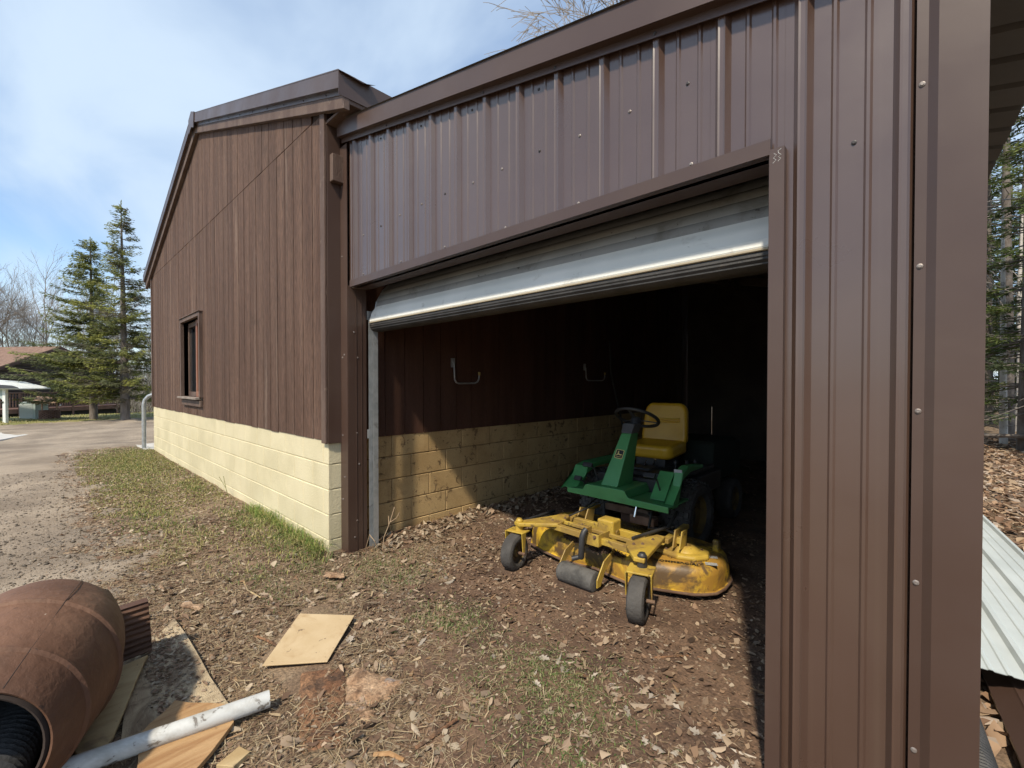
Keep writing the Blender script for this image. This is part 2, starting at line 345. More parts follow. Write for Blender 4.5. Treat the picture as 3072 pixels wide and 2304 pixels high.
# roof: sheet, rake boards, metal rake trim, fascia, soffit, ridge cap
XE = .40; zr = lambda x: ztop(x) + .20
roof = G()
for s in (-1, 1):
    e = XC + s * (4.0 + XE); n = 46
    pts = []
    for i in range(n * 3 + 1):
        yy = 1.47 + (9.6 - 1.47) * i / (n * 3); pts.append((yy, .016 if i % 3 == 0 else 0))
    vs = [(XC, yy, zr(XC) + h) for yy, h in pts] + [(e, yy, zr(e) + h) for yy, h in pts]; N = len(pts)
    roof.add(vs, [(i, i + 1, N + i + 1, N + i)[::s] for i in range(N - 1)])
    roof.add([(XC, 1.47, zr(XC) - .03), (XC, 9.6, zr(XC) - .03), (e, 9.6, zr(e) - .03), (e, 1.47, zr(e) - .03)], [(0, 1, 2, 3)[::-s]])
rf = roof.build('roof', m_roofm, gar)
for s in (-1, 1):
    e = XC + s * (4.0 + XE); P = lambda d0, d1: [(XC, ztop(XC) + d0), (e, ztop(e) + d0), (e, ztop(e) + d1), (XC, ztop(XC) + d1)]
    g = G(); g.prism(P(-.03, .075), YG - .05, YG - .005, 'y'); g.build('rake_board', m_trimw, rf, bevel=.003)
    # folded metal trim: lower flange, dark return, proud face
    g = G(); g.prism(P(.062, .096), YG - .056, YG - .050, 'y').prism(P(.095, .101), YG - .082, YG - .05, 'y').prism(P(.096, .222), YG - .088, YG - .080, 'y').prism(P(.218, .226), YG - .09, YG + .05, 'y')
    g.build('rake_trim', m_brown, rf)
g = G(); g.prism([(XC - .16, zr(XC) - .02), (XC, zr(XC) + .045), (XC + .16, zr(XC) - .02), (XC + .13, zr(XC) - .22), (XC, zr(XC) - .17), (XC - .13, zr(XC) - .22)], YG - .098, YG - .089, 'y')
g.add([(XC - .16, YG - .095, zr(XC) - .02), (XC, YG - .095, zr(XC) + .045), (XC + .16, YG - .095, zr(XC) - .02), (XC - .16, 9.6, zr(XC) - .02), (XC, 9.6, zr(XC) + .045), (XC + .16, 9.6, zr(XC) - .02)], [(0, 1, 4, 3), (1, 2, 5, 4)])
g.build('ridge_cap', m_brown, rf)
ex = XC + 4.0 + XE
g = G(); g.box(ex - .03, ex - .005, YG - .004, 9.5, ztop(ex) + .02, ztop(ex) + .19); g.build('fascia', m_trimw, rf, bevel=.004)
g = G(); g.box(ex + .001, ex + .004, YG - .089, YG + .34, ztop(ex) + .05, ztop(ex) + .222); g.build('fascia_cap', m_brown, rf)
g = G(); g.box(XR - .0, ex - .03, YG - .004, 9.5, ztop(ex) + .03, ztop(ex) + .05); g.build('soffit', m_trimw, rf)
g = G(); g.box(XL - XE, XL - XE + .03, YG - .05, 9.5, ztop(ex) - .0, ztop(ex) + .19); g.build('fascia', m_trimw, rf, bevel=.004)
g = G(); g.box(XL - XE + .03, XL, YG, 9.5, ztop(ex) + .0, ztop(ex) + .02); g.build('soffit', m_trimw, rf)
# curled loose corner of the roof trim
g = G(); g.add([(ex - .02, YG - .09, ztop(ex) + .226), (ex + .02, YG - .085, ztop(ex) + .21), (ex + .035, YG + .08, ztop(ex) + .19), (ex + .06, YG + .17, ztop(ex) + .205), (ex - .02, YG + .14, ztop(ex) + .225)], [(0, 1, 2, 4), (2, 3, 4)])
g.build('bent_flashing', m_brown, rf)
sm = G().lathe([(.0, .006), (.006, .005), (.0075, 0), (.0, 0)], None, 8).mesh('screw', m_screwd)
for i in range(9):
    xx = -3.35 - i * .42; piece('screw', sm, rf, (xx, YG - .056, ztop(xx) + .08), (R(90), 0, 0))
# short block under the eave where the lean-to meets the garage
g = G(); g.box(XR + .022, XR + .075, YG + .02, YG + .125, 2.92, 3.13); g.build('nailing_block', m_trimw, gar, bevel=.004)
# window
win = link('window', G().box(WX0 + .05, WX1 - .05, YG + .075, YG + .082, WZ0 + .05, WZ1 - .05).mesh('window', m_glass), gar)
m_sash = mat('red_brown_sash', (.20, .075, .04), (.27, .12, .07), 5, .6, .2, 40, stretch=(2, 2, .4))
m_curt = mat('faded_curtain', (.30, .22, .17), (.20, .14, .11), 9, .9, stretch=(3, 3, .2))
def wpart(n, m, *b, bev=.003):
    g = G()
    for q in b: g.box(*q)
    return g.build(n, m, win, bevel=bev)
Y0 = YG - .045
wpart('casing', m_trimw, (WX0 - .06, WX0, Y0, YG + .1, WZ0, WZ1 + .055)); wpart('casing', m_trimw, (WX1, WX1 + .06, Y0, YG + .1, WZ0, WZ1 + .055))
wpart('casing', m_trimw, (WX0, WX1, Y0, YG + .1, WZ1, WZ1 + .055)); wpart('drip_cap', m_trimw, (WX0 - .075, WX1 + .07, Y0 - .015, YG, WZ1 + .056, WZ1 + .068))
wpart('sill', mat('grey_weathered_sill', (.27, .235, .20), (.19, .15, .125), 6, .8, .4, 50), (WX0 - .07, WX1 + .01, YG - .085, YG + .1, WZ0 - .03, WZ0 - .001)); wpart('apron', m_trimw, (WX0 + .0, WX1 + .05, YG - .035, YG - .004, WZ0 - .13, WZ0 - .045))
xm = (WX0 + WX1) / 2 + .06
wpart('sash', m_trimw, (WX0 + .003, WX0 + .055, YG + .055, YG + .09, WZ0, WZ1 - .003), (WX0 + .055, xm, YG + .055, YG + .09, WZ1 - .07, WZ1 - .003), (WX0 + .055, xm, YG + .05, YG + .09, WZ0, WZ0 + .07), (xm - .05, xm, YG + .055, YG + .09, WZ0 + .07, WZ1 - .07))
wpart('sash', m_sash, (xm + .002, xm + .07, YG + .03, YG + .07, WZ0, WZ1 - .003), (xm + .07, WX1 - .003, YG + .03, YG + .07, WZ1 - .06, WZ1 - .003), (xm + .07, WX1 - .003, YG + .03, YG + .07, WZ0, WZ0 + .08), (WX1 - .06, WX1 - .003, YG + .03, YG + .07, WZ0 + .08, WZ1 - .06))
wpart('pane', mat('reflection_tint_pane', (.16, .12, .10), (.24, .19, .165), 6, .25, stretch=(3, 3, .2), spec=.6), (xm + .0705, WX1 - .0605, YG + .046, YG + .05, WZ0 + .0805, WZ1 - .0605), bev=0)  # tan reflection put into the colour of this pane
wpart('curtain', m_curt, (xm + .18, xm + .3, YG + .1, YG + .115, WZ0, WZ1), bev=0)
# ---------------------------------------------------------------- metal lean-to
YF = 1.68; LX, RX = -3.36, .084; OX = -.402; HZ = 2.093
def zl(x): return 3.235 - .213 * (x + 3.41)          # lower edge of the rake trim
shed = thing('metal_lean_to', (-1.7, 5.0, 0), 'brown ribbed metal lean-to shed with its garage door open', 'shed')
RIB = [-.075 - .2445 * k for k in range(14)]
def profile(x0, x1):
    p = set([x0, x1])
    for r in RIB:
        for d in (-.027, -.012, -.006, .006, .012, .027): p.add(r + d)
        for c in (r - .082, r - .163):
            for d in (-.010, -.004, .004, .010): p.add(c + d)
    p = sorted(q for q in p if x0 - 1e-6 <= q <= x1 + 1e-6)
    def off(x):
        for r in RIB:
            d = abs(x - r)
            if d <= .0275: return -.018 if d < .0065 else (-.0205 if d < .0125 else 0.0)
            for c in (r - .082, r - .163):
                d = abs(x - c)
                if d <= .0105: return -.0055 if d < .0045 else 0.0
        return 0.0
    return [(x, float(off(x))) for x in p]
def wall_sheet(x0, x1, z0, z1f, parent, name='wall_sheet'):
    pr = profile(x0, x1); n = len(pr); g = G()
    for back in (0, .0012):
        g.add([(x, YF + o + back, z0) for x, o in pr] + [(x, YF + o + back, z1f(x)) for x, o in pr], [(i, i + 1, n + i + 1, n + i) if not back else (i, n + i, n + i + 1, i + 1) for i in range(n - 1)])
    return g.build(name, m_panel, parent)
fw = G(); fw.prism([(LX, HZ), (OX, HZ), (OX, zl(OX) + .1), (LX, zl(LX) + .1)], YF + .012, YF + .04, 'y').box(OX, RX - .02, YF + .012, YF + .05, -.2, zl(OX) - .02)
fw = fw.build('front_framing', mat('dark_framing', (.12, .085, .06), (.17, .125, .09), 4, .9), shed)
cuts = [LX, RIB[10] - .045, RIB[6] - .045, RIB[2] - .045]
for i in range(3): wall_sheet(cuts[i], cuts[i + 1] + .0005, HZ + .012, lambda x: zl(x) + .03, fw)
wall_sheet(cuts[3], OX + .03, HZ + .012, lambda x: zl(x) + .03, fw); wall_sheet(OX + .0305, RX - .015, -.12, lambda x: zl(x) + .03, fw)
# rake trim along the roof edge
def rk(d0, d1, x0=LX - .07, x1=.42): return [(x0, zl(x0) + d0), (x1, zl(x1) + d0), (x1, zl(x1) + d1), (x0, zl(x0) + d1)]
rl = G(); rl.prism(rk(0, .035), YF - .029, YF - .024, 'y').prism(rk(.033, .038), YF - .060, YF - .024, 'y').prism(rk(.034, .150), YF - .066, YF - .0605, 'y').prism(rk(.147, .153), YF - .0655, YF + .1, 'y')
rl = rl.build('rake_trim', m_brown, shed)
# header trim and jambs
g = G(); g.box(LX + .055, OX - .004, YF - .030, YF - .0245, HZ - .003, HZ + .048).box(LX + .055, OX - .004, YF - .024, YF + .135, HZ, HZ + .004); g.build('header_trim', m_brown, shed)
g = G(); g.box(LX, OX + .02, YF + .05, YF + .14, HZ + .006, HZ + .16); g.build('header_beam', fw.data.materials[0], shed)
g = G(); g.box(-3.476, LX + .002, YF - .024, YF - .018, -.1, zl(LX) - .01).box(LX - .002, LX + .004, YF - .018, YF + .135, -.1, HZ + .02).box(-3.476, -3.47, YF - .018, YF + .06, -.1, zl(LX) - .01); g.build('jamb_trim', m_brown, shed)
for xo, yo in ((.0045, .045), (.0045, .09)):
    g = G(); g.box(LX + xo, LX + xo + .003, YF + yo, YF + yo + .006, -.1, HZ); g.build('jamb_crease', m_brown, shed)
g = G(); g.box(OX - .006, OX + .034, YF - .031, YF - .027, -.12, HZ + .012).box(OX - .008, OX - .002, YF - .027, YF + .13, -.12, HZ - .01).box(OX + .034, OX + .037, YF - .031, YF - .003, -.12, HZ + .012); jr = g.build('jamb_trim', m_brown, shed)
mk = G()   # pale pen marks on the jamb
for sx, pts in ((-.398, [(0, 0), (.012, .01), (.002, .02), (.013, .03), (.004, .038)]), (-.383, [(0, .002), (.01, .012), (0, .02), (.011, .026), (.002, .034), (.0, .044), (.012, .05)])):
    mk.tube([(sx + a * .8, YF - .0312, HZ - .035 + b * .8) for a, b in pts], .0010, 5)
mk.build('chalk_marks', mat('white_marks', (.5, .49, .47), None, 3, .8), jr)
g = G(); g.box(-.052, -.028, YF - .030, YF - .024, -.12, zl(-.04)).prism([(-.028, YF - .030), (-.008, YF - .044), (RX, YF - .046), (RX, YF + .1), (RX - .005, YF + .1), (RX - .005, YF - .040), (-.008, YF - .038), (-.028, YF - .024)], -.12, zl(RX) + .02, 'z')
g.build('corner_trim', m_brown, shed)
# screws
sg = G().lathe([(0, .005), (.004, .005), (.0045, .003), (.007, .002), (.0075, 0)], None, 10)
ms1 = sg.mesh('screw', m_screw); ms2 = sg.mesh('screw_dark', m_screwd)
def screw(x, z, y=YF, dark=False): piece('screw', ms2 if dark else ms1, fw, (x, y, z), (R(90), 0, 0))
for k in range(2, 13):
    xc = RIB[k] - .1225
    if xc < LX + .1: break
    screw(xc + random.uniform(-.012, .012), 2.47 + random.uniform(-.015, .015), dark=k % 3 == 2)
    if k % 2 == 0: screw(xc + random.uniform(-.02, .02), 2.163 + random.uniform(-.008, .008))
    if k % 2 and zl(xc) > 2.8: screw(xc, zl(xc) - .04, dark=True)
    if k % 2: screw(RIB[k], zl(RIB[k]) + .016, YF - .029, True)
screw(-.19, 2.06, dark=True)
for z in (2.15, 1.66, 1.266, .795, .33): screw(-.04, z, YF - .030)
for z in (2.9, 2.35, 1.55, .93, .42): screw(-3.44, z, YF - .024)
screw(-3.41, 1.57, YF - .024); screw(-3.41, .6, YF - .024)
for z, yy in ((1.55, .06), (.95, .05), (.7, .07), (.25, .05), (.12, .03), (1.75, .03)): piece('screw', ms1, fw, (LX + .0045, YF + yy, z), (0, R(90), 0))
# roof, side wall, rear wall, purlins
zrf = lambda x: zl(x) + .155
rg = G(); ed = [(1.60, .36), (2.99, .272), (4.0, .215), (6.0, .20), (8.75, .20)]
def xe(y): return float(np.interp(y, [a for a, b in ed], [b for a, b in ed]))
ys = []; y = 1.605
while y < 8.74:
    for d, h in ((0, 0), (.10, 0), (.115, .018), (.135, .018), (.15, 0)): ys.append((y + d, h))
    y += .2286
N = len(ys)
for t in (0, -.002): rg.add([(XR + .03, a, zrf(XR + .03) + h + t) for a, h in ys] + [(xe(a), a, zrf(xe(a)) + h + t) for a, h in ys], [(i, N + i, N + i + 1, i + 1)[::-1 if t else 1] for i in range(N - 1)])
m_under = mat('grey_underside_metal', (.085, .08, .076), (.11, .105, .10), 2, .6, metal=.1, spec=.4)
rr = rg.build('roof', m_under, shed)
for y in (2.4, 4.0, 5.6, 7.2, 8.4):
    g = G(); x0, x1 = XR + .03, RX - .03; g.prism([(x0, zrf(x0) - .14), (x1, zrf(x1) - .14), (x1, zrf(x1) - .004), (x0, zrf(x0) - .004)], y, y + .04, 'y'); g.build('rafter', fw.data.materials[0], rr)
for x in (-2.6, -1.7, -.8):
    g = G(); g.box(x, x + .09, 1.75, 8.5, zrf(x) - .26, zrf(x) - .165); g.build('purlin', fw.data.materials[0], rr)
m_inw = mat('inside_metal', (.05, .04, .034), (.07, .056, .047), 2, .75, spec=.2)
g = G()
yy = YF + .1
while yy < 8.6:
    for a, b, o in ((0, .19, .03), (.19, .2445, .012)): g.box(o - .43, o - .426, yy + a, yy + b - .0005, -.15, zl(RX) + .1)
    yy += .2445
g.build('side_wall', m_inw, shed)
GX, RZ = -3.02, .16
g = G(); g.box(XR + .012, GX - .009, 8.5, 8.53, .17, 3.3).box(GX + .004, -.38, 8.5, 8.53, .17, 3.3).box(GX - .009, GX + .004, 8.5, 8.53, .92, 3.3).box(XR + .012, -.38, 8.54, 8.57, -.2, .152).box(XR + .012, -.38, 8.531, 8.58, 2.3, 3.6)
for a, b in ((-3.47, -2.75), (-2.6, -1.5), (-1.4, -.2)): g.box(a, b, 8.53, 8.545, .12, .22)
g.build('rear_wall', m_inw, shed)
# overhead door pulled up: curved sections, seal, tracks
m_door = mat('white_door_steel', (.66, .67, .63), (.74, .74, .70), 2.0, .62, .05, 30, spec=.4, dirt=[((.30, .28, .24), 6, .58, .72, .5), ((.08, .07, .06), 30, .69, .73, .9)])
m_doorb = mat('shaded_door_steel', (.25, .255, .25), (.33, .33, .32), 2, .55, dirt=[((.13, .12, .10), 5, .55, .72, .7), ((.05, .04, .03), 22, .66, .70, .9)])  # upper panels: white steel toned down for the header's shade, plus dirt
m_rub = mat('black_rubber', (.018, .017, .016), (.035, .033, .031), 8, .6, .3, 60, dirt=[((.12, .10, .08), 12, .6, .75, .5)])
m_galv = mat('galvanised_steel', (.36, .38, .39), (.46, .48, .49), 14, .42, .05, 60, metal=.55, dirt=[((.12, .10, .08), 7, .62, .74, .5)])
dx0, dx1 = LX + .045, OX - .05
door = thing('tmp', (0, 0, 0), None, None); door.name = 'overhead_door'; door.parent = shed; door.matrix_parent_inverse = Matrix.Translation(-Vector(shed.location))
def dsec(n, m, prof, th=.035):
    g = G(); k = len(prof)
    nrm = []
    for i in range(k):
        a = Vector(prof[max(0, i - 1)]); b = Vector(prof[min(k - 1, i + 1)]); t = (b - a).normalized(); nrm.append(Vector((t.y, -t.x)))
    back = [Vector(p) + q * th for p, q in zip(prof, nrm)]
    g.prism([tuple(p) for p in prof] + [tuple(p) for p in back[::-1]], dx0, dx1, 'x'); return g.build(n, m, door, smooth=30)
dsec('bottom_panel', m_door, [(1.826, 1.835), (1.822, 1.845), (1.827, 1.872), (1.830, 1.875), (1.840, 1.91), (1.850, 1.93), (1.864, 1.945), (1.874, 1.965)])
path = [(1.874, 1.968), (1.90, 2.03), (1.945, 2.10), (2.01, 2.165), (2.09, 2.21), (2.2, 2.245), (2.7, 2.265), (3.2, 2.27), (4.0, 2.275)]
def sub(p, n=5):
    o = []
    for i in range(len(p) - 1):
        for j in range(n):
            t = j / n; o.append((p[i][0] * (1 - t) + p[i + 1][0] * t, p[i][1] * (1 - t) + p[i + 1][1] * t))
    return o + [p[-1]]
pp = sub(path); nn = []
for i, (a, b) in enumerate(pp): nn.append((a + (.004 if i % 4 == 0 else 0), b - (.004 if i % 4 == 0 else 0)))
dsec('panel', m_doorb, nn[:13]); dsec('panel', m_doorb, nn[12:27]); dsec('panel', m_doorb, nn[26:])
dsec('edge_strip', mat('tan_edge', (.36, .31, .22), None, 3, .6), [(1.824, 1.827), (1.818, 1.830), (1.818, 1.836), (1.824, 1.839)], .006)
dsec('bottom_seal', m_rub, [(1.88, 1.825), (1.842, 1.826), (1.832, 1.82), (1.830, 1.812), (1.834, 1.806), (1.832, 1.80), (1.840, 1.79), (1.839, 1.786), (1.852, 1.775), (1.88, 1.77), (1.93, 1.775), (1.95, 1.785)], .008)
for xx in (LX + .012, OX - .045):
    s_ = 1 if xx < -2 else -1; g = G()
    g.box(xx, xx + .003, YF + .15, YF + .21, -.08, 1.9).box(xx, xx + .034, YF + .21, YF + .213, -.08, 1.9).box(xx + .034, xx + .037, YF + .17, YF + .213, -.08, 1.9) if s_ > 0 else g.box(xx + .03, xx + .033, YF + .15, YF + .21, -.08, 1.9).box(xx, xx + .033, YF + .21, YF + .213, -.08, 1.9)
    g.tube([(xx + .018, a + .03, b) for a, b in [(1.86, 1.9), (1.875, 2.0), (1.93, 2.1), (2.0, 2.17), (2.1, 2.23), (2.3, 2.26), (4.0, 2.28)]], .02, 6)
    g.build('track', m_galv, shed)
    for z in (.9, 1.86):
        g = G(); g.box(min(xx, LX + .005) if s_ > 0 else xx + .033, xx if s_ > 0 else OX - .009, YF + .14, YF + .2, z, z + .07); g.build('track_bracket', m_galv, shed)
# storage hooks on the block wall side
m_hook = mat('grey_steel_rod', (.30, .31, .32), (.42, .42, .42), 20, .4, metal=.6)
m_tip = mat('yellowed_tip', (.45, .33, .12), None, 5, .6)
for (y0, y1, zt, zb, ze), lb in (((2.805, 3.11, 1.565, 1.345, 1.44), 'U-shaped steel storage hook on the wall nearer the doorway'), ((5.08, 5.51, 1.585, 1.385, 1.48), 'U-shaped steel storage hook deeper inside the lean-to')):
    hk = thing('storage_hook', (XR + .02, (y0 + y1) / 2, zb), lb, 'hook', 'wall hooks in the lean-to'); xw = XR + .02
    g = G(); g.tube([(xw - .012, y0, zt), (xw + .006, y0, zt - .03), (xw + .01, y0 + .005, zb + .04), (xw + .014, y0 + .02, zb + .012), (xw + .02, y0 + .05, zb), (xw + .03, y1 - .05, zb + .004), (xw + .032, y1 - .015, zb + .02), (xw + .034, y1, zb + .05), (xw + .035, y1 + .003, ze)], .0085, 8); g.build('rod', m_hook, hk, smooth=60)
    g = G(); g.tube([(xw + .035, y1 + .003, ze - .012), (xw + .035, y1 + .003, ze + .022)], .0125, 8); g.build('tip', m_tip, hk)
    g = G(); g.box(xw - .019, xw - .004, y0 - .02, y0 + .02, zt - .06, zt + .03); g.build('mounting_plate', m_hook, hk)
g = G(); g.tube([(XR + .06, 5.63, 1.95), (XR + .05, 5.68, 1.5), (XR + .09, 5.85, .95), (XR + .12, 6.1, .3)], .014, 6)
tag(g.build('hanging_cable', m_rub), 'dark cable hanging down the inside wall behind the mower', 'cable')
# ---------------------------------------------------------------- front mower
m_yel = mat('worn_yellow_paint', (.50, .315, .022), (.60, .39, .04), 3.0, .5, .15, 50, spec=.45,
            dirt=[((.27, .14, .03), 4.2, .42, .58, .85), ((.08, .05, .027), 5, .46, .60, .9), ((.09, .055, .03), 26, .60, .67, .8)])
m_yelc = mat('yellow_paint', (.43, .29, .045), (.51, .36, .065), 3.0, .45, .1, 50, spec=.45, dirt=[((.10, .065, .03), 16, .57, .66, .85), ((.22, .135, .05), 3, .42, .60, .75)])
m_seat = mat('yellow_vinyl', (.58, .33, .02), (.66, .40, .03), 4, .35, .1, 60, spec=.5, dirt=[((.25, .15, .03), 6, .58, .72, .5)])
m_green = mat('green_paint', (.055, .23, .075), (.075, .28, .095), 3, .42, .06, 40, spec=.5, dirt=[((.05, .09, .04), 5, .58, .72, .45), ((.22, .28, .2), 26, .68, .74, .4)])
m_rimd = mat('muddy_rim', (.16, .10, .02), (.09, .06, .03), 7, .8, dirt=[((.03, .022, .016), 6, .5, .65, .9)])
m_blk = mat('black_plastic', (.022, .022, .024), (.035, .035, .037), 6, .5, .1, 60)
m_tire = mat('tyre_rubber', (.045, .042, .040), (.075, .070, .065), 9, .85, .5, 60, dirt=[((.16, .14, .12), 10, .58, .72, .6)])
m_rust = mat('rusty_steel', (.10, .055, .035), (.16, .10, .065), 9, .8, .3, 50)
m_chr = mat('polished_rod', (.8, .82, .85), None, 3, .15, metal=1.0)
mw = thing('riding_mower', (-1.8, 3.3, 0), 'green and yellow front-deck riding mower parked in the open lean-to', 'riding mower')
def P(n, m, g, parent=mw, bevel=.004, smooth=None): return g.build(n, m, parent, bevel=bevel, smooth=smooth)
# deck
OUT = [(-2.43, 2.80), (-2.37, 2.72), (-2.2, 2.665), (-2.0, 2.63), (-1.86, 2.635), (-1.72, 2.665), (-1.6, 2.635), (-1.45, 2.61), (-1.33, 2.635), (-1.2, 2.69), (-1.08, 2.745), (-1.03, 2.79), (-.985, 2.85), (-.97, 2.95), (-.98, 3.1), (-1.03, 3.22), (-1.1, 3.30), (-1.3, 3.35), (-2.2, 3.35), (-2.38, 3.28), (-2.43, 3.15)]
cxd, cyd = -1.68, 3.0
def ring(d):
    o = []
    for i, (x, y) in enumerate(OUT):
        a = Vector(OUT[i - 1]); b = Vector(OUT[(i + 1) % len(OUT)]); t = (b - a).normalized(); o.append((x - t.y * d, y + t.x * d))
    return o
def loft(levels, cap=True, bottom=False):
    g = G(); n = len(levels[0][0]); vs = [(x, y, z) for r, z in levels for x, y in r]; fs = []
    for k in range(len(levels) - 1):
        for i in range(n): fs.append((k * n + i, k * n + (i + 1) % n, (k + 1) * n + (i + 1) % n, (k + 1) * n + i))
    if cap: fs.append(tuple((len(levels) - 1) * n + i for i in range(n)))
    if bottom: fs.append(tuple(range(n))[::-1])
    return g.add(vs, fs)
deck = P('cutting_deck', m_yel, loft([(ring(.012), .052), (ring(-.016), .046), (ring(-.018), .056), (ring(.0), .062), (ring(.004), .15), (ring(.012), .178), (ring(.03), .2), (ring(.055), .212)]), bevel=0, smooth=50)
g = G(); g.tube([(x, y, .052) for x, y in ring(-.012)], .0085, 6, closed=True); P('rim', m_rust, g, deck, 0, 60)
g = G(); g.prism([(-1.52, 2.86), (-1.2, 2.80), (-1.10, 2.84), (-1.05, 2.92), (-1.08, 3.02), (-1.2, 3.08), (-1.52, 3.06)], .208, .246); P('belt_cover', m_yelc, g, deck, .015)
g = G(); g.lathe([(.085, .245), (.07, .262), (.045, .275), (.03, .277), (.028, .262), (0, .262)], Mx((-1.2, 2.93, 0)), 20); P('spindle_dome', m_yelc, g, deck, 0, 60)
g = G(); g.prism([(-2.3, 2.88), (-2.0, 2.84), (-1.95, 3.05), (-2.2, 3.14), (-2.33, 3.05)], .208, .246); P('belt_cover', m_yel, g, deck, .015)
g = G(); g.prism([(-1.10, 3.12), (-1.06, 3.12), (-1.055, 3.15), (-1.10, 3.16)], .21, .285); P('rear_lug', m_yel, g, deck, .006)
for q in ((-1.06, 3.0, 28), (-1.02, 2.88, 28)):
    g = G(); g.box(-.035, .035, -.02, .02, .2125, .2145, Mx((q[0], q[1], 0), rz=R(q[2]))); P('warning_label', mat('grey_label', (.25, .25, .25), (.4, .4, .38), 60, .5), g, deck, 0)
def text(body, M, size, m, parent, ext=.0006):
    cu = bpy.data.curves.new('lettering', 'FONT'); cu.body = body; cu.size = size; cu.extrude = ext; cu.resolution_u = 3; cu.offset = size * .02
    o = bpy.data.objects.new('lettering_src', cu); COL.objects.link(o); dg = bpy.context.evaluated_depsgraph_get(); dg.update()
    me = bpy.data.meshes.new_from_object(o.evaluated_get(dg)); bpy.data.objects.remove(o); me.transform(M); me.materials.clear(); me.materials.append(m)
    return link('lettering', me, parent)
m_ink = mat('black_ink', (.012, .012, .012), None, 3, .5)
text('COMMERCIAL', Mx((-1.31, 2.69, .2145), rz=R(24)) @ Matrix.Diagonal((1.25, 1, 1, 1)), .035, m_ink, deck)
# discharge deflector
g = G(); g.prism([(-2.42, .215), (-2.5, .205), (-2.66, .11), (-2.68, .05), (-2.67, .05), (-2.645, .105), (-2.5, .19), (-2.42, .2)], 2.76, 3.08, 'y'); ch = P('discharge_deflector', m_rub, g)
g = G(); g.tube([(-2.44, 2.74, .225), (-2.44, 3.1, .225)], .012, 8); P('hinge_rod', m_blk, g, ch, 0)
# carrier frame
fr = G(); fr.bar((-2.10, 2.585, .300), (-1.33, 2.54, .300), .042, .042); fr = P('carrier_frame', m_yelc, fr)
g = G(); g.bar((-2.05, 2.80, .30), (-1.36, 2.78, .30), .04, .05); P('cross_bar', m_yelc, g, fr)
g = G(); g.bar((-2.0, 2.66, .318), (-1.36, 2.63, .318), .025, .025); P('cross_bar', m_yelc, g, fr)
for pl, zz in (([(-2.25, 2.385), (-2.19, 2.37), (-1.98, 2.56), (-1.98, 2.61), (-2.04, 2.80), (-2.10, 2.80)], 0), ([(-1.28, 2.37), (-1.215, 2.38), (-1.30, 2.84), (-1.36, 2.84), (-1.44, 2.57), (-1.42, 2.53)], 0)):
    g = G(); g.prism(pl, .305, .332); P('gusset', m_yelc, g, fr, .006)
g = G(); g.box(-1.75, -1.60, 2.50, 2.508, .27, .35).box(-1.608, -1.60, 2.508, 2.64, .27, .35).box(-1.75, -1.742, 2.508, 2.64, .27, .35); P('tool_box', m_yelc, g, fr, .002)
g = G(); g.box(-1.735, -1.605, 2.69, 2.80, .25, .395); gb = P('gearbox', m_yelc, g, mw, .012)
g = G(); g.lathe([(.02, .0), (.02, .012), (0, .012)], Mx((-1.605, 2.74, .31), ry=R(90)), 12); P('plug', m_yel, g, gb, 0)
g = G(); g.bar((-1.30, 2.83, .30), (-1.33, 3.25, .30), .045, .03); P('lift_arm', m_yelc, g, fr)
g = G(); g.bar((-2.06, 2.80, .30), (-2.08, 3.25, .32), .04, .03); P('lift_arm', m_yelc, g, fr)
g = G(); g.tube([(-1.42, 2.62, .345), (-1.33, 2.95, .36), (-1.38, 3.2, .40)], .012, 8); P('hydraulic_hose', m_rub, g, fr, 0, 60)
g = G(); g.tube([(-2.0, 2.72, .35), (-1.93, 3.0, .40), (-1.8, 3.2, .43)], .006, 6); P('control_cable', m_blk, g, fr, 0)
g = G(); g.prism([(2.82, .27), (2.92, .27), (2.94, .38), (2.86, .38)], -1.205, -1.195, 'x').prism([(2.82, .27), (2.92, .27), (2.94, .38), (2.86, .38)], -1.25, -1.24, 'x').box(-1.24, -1.205, 2.87, 2.92, .29, .33); P('hitch_lug', m_yelc, g, fr, .003)
g = G(); g.prism([(2.80, .29), (2.93, .29), (2.95, .37), (2.86, .39)], -2.0, -1.99, 'x').prism([(2.80, .29), (2.93, .29), (2.95, .37), (2.86, .39)], -1.93, -1.92, 'x'); P('hitch_lug', m_yelc, g, fr, .003)
g = G(); g.tube([(-1.69, 2.49, .37), (-1.695, 2.475, .36), (-1.70, 2.46, .33), (-1.705, 2.455, .20), (-1.71, 2.46, .19)], .021, 10).tube([(-1.72, 2.455, .19), (-1.76, 2.43, .175)], .016, 10); P('lift_handle', m_blk, g, fr, 0, 60)
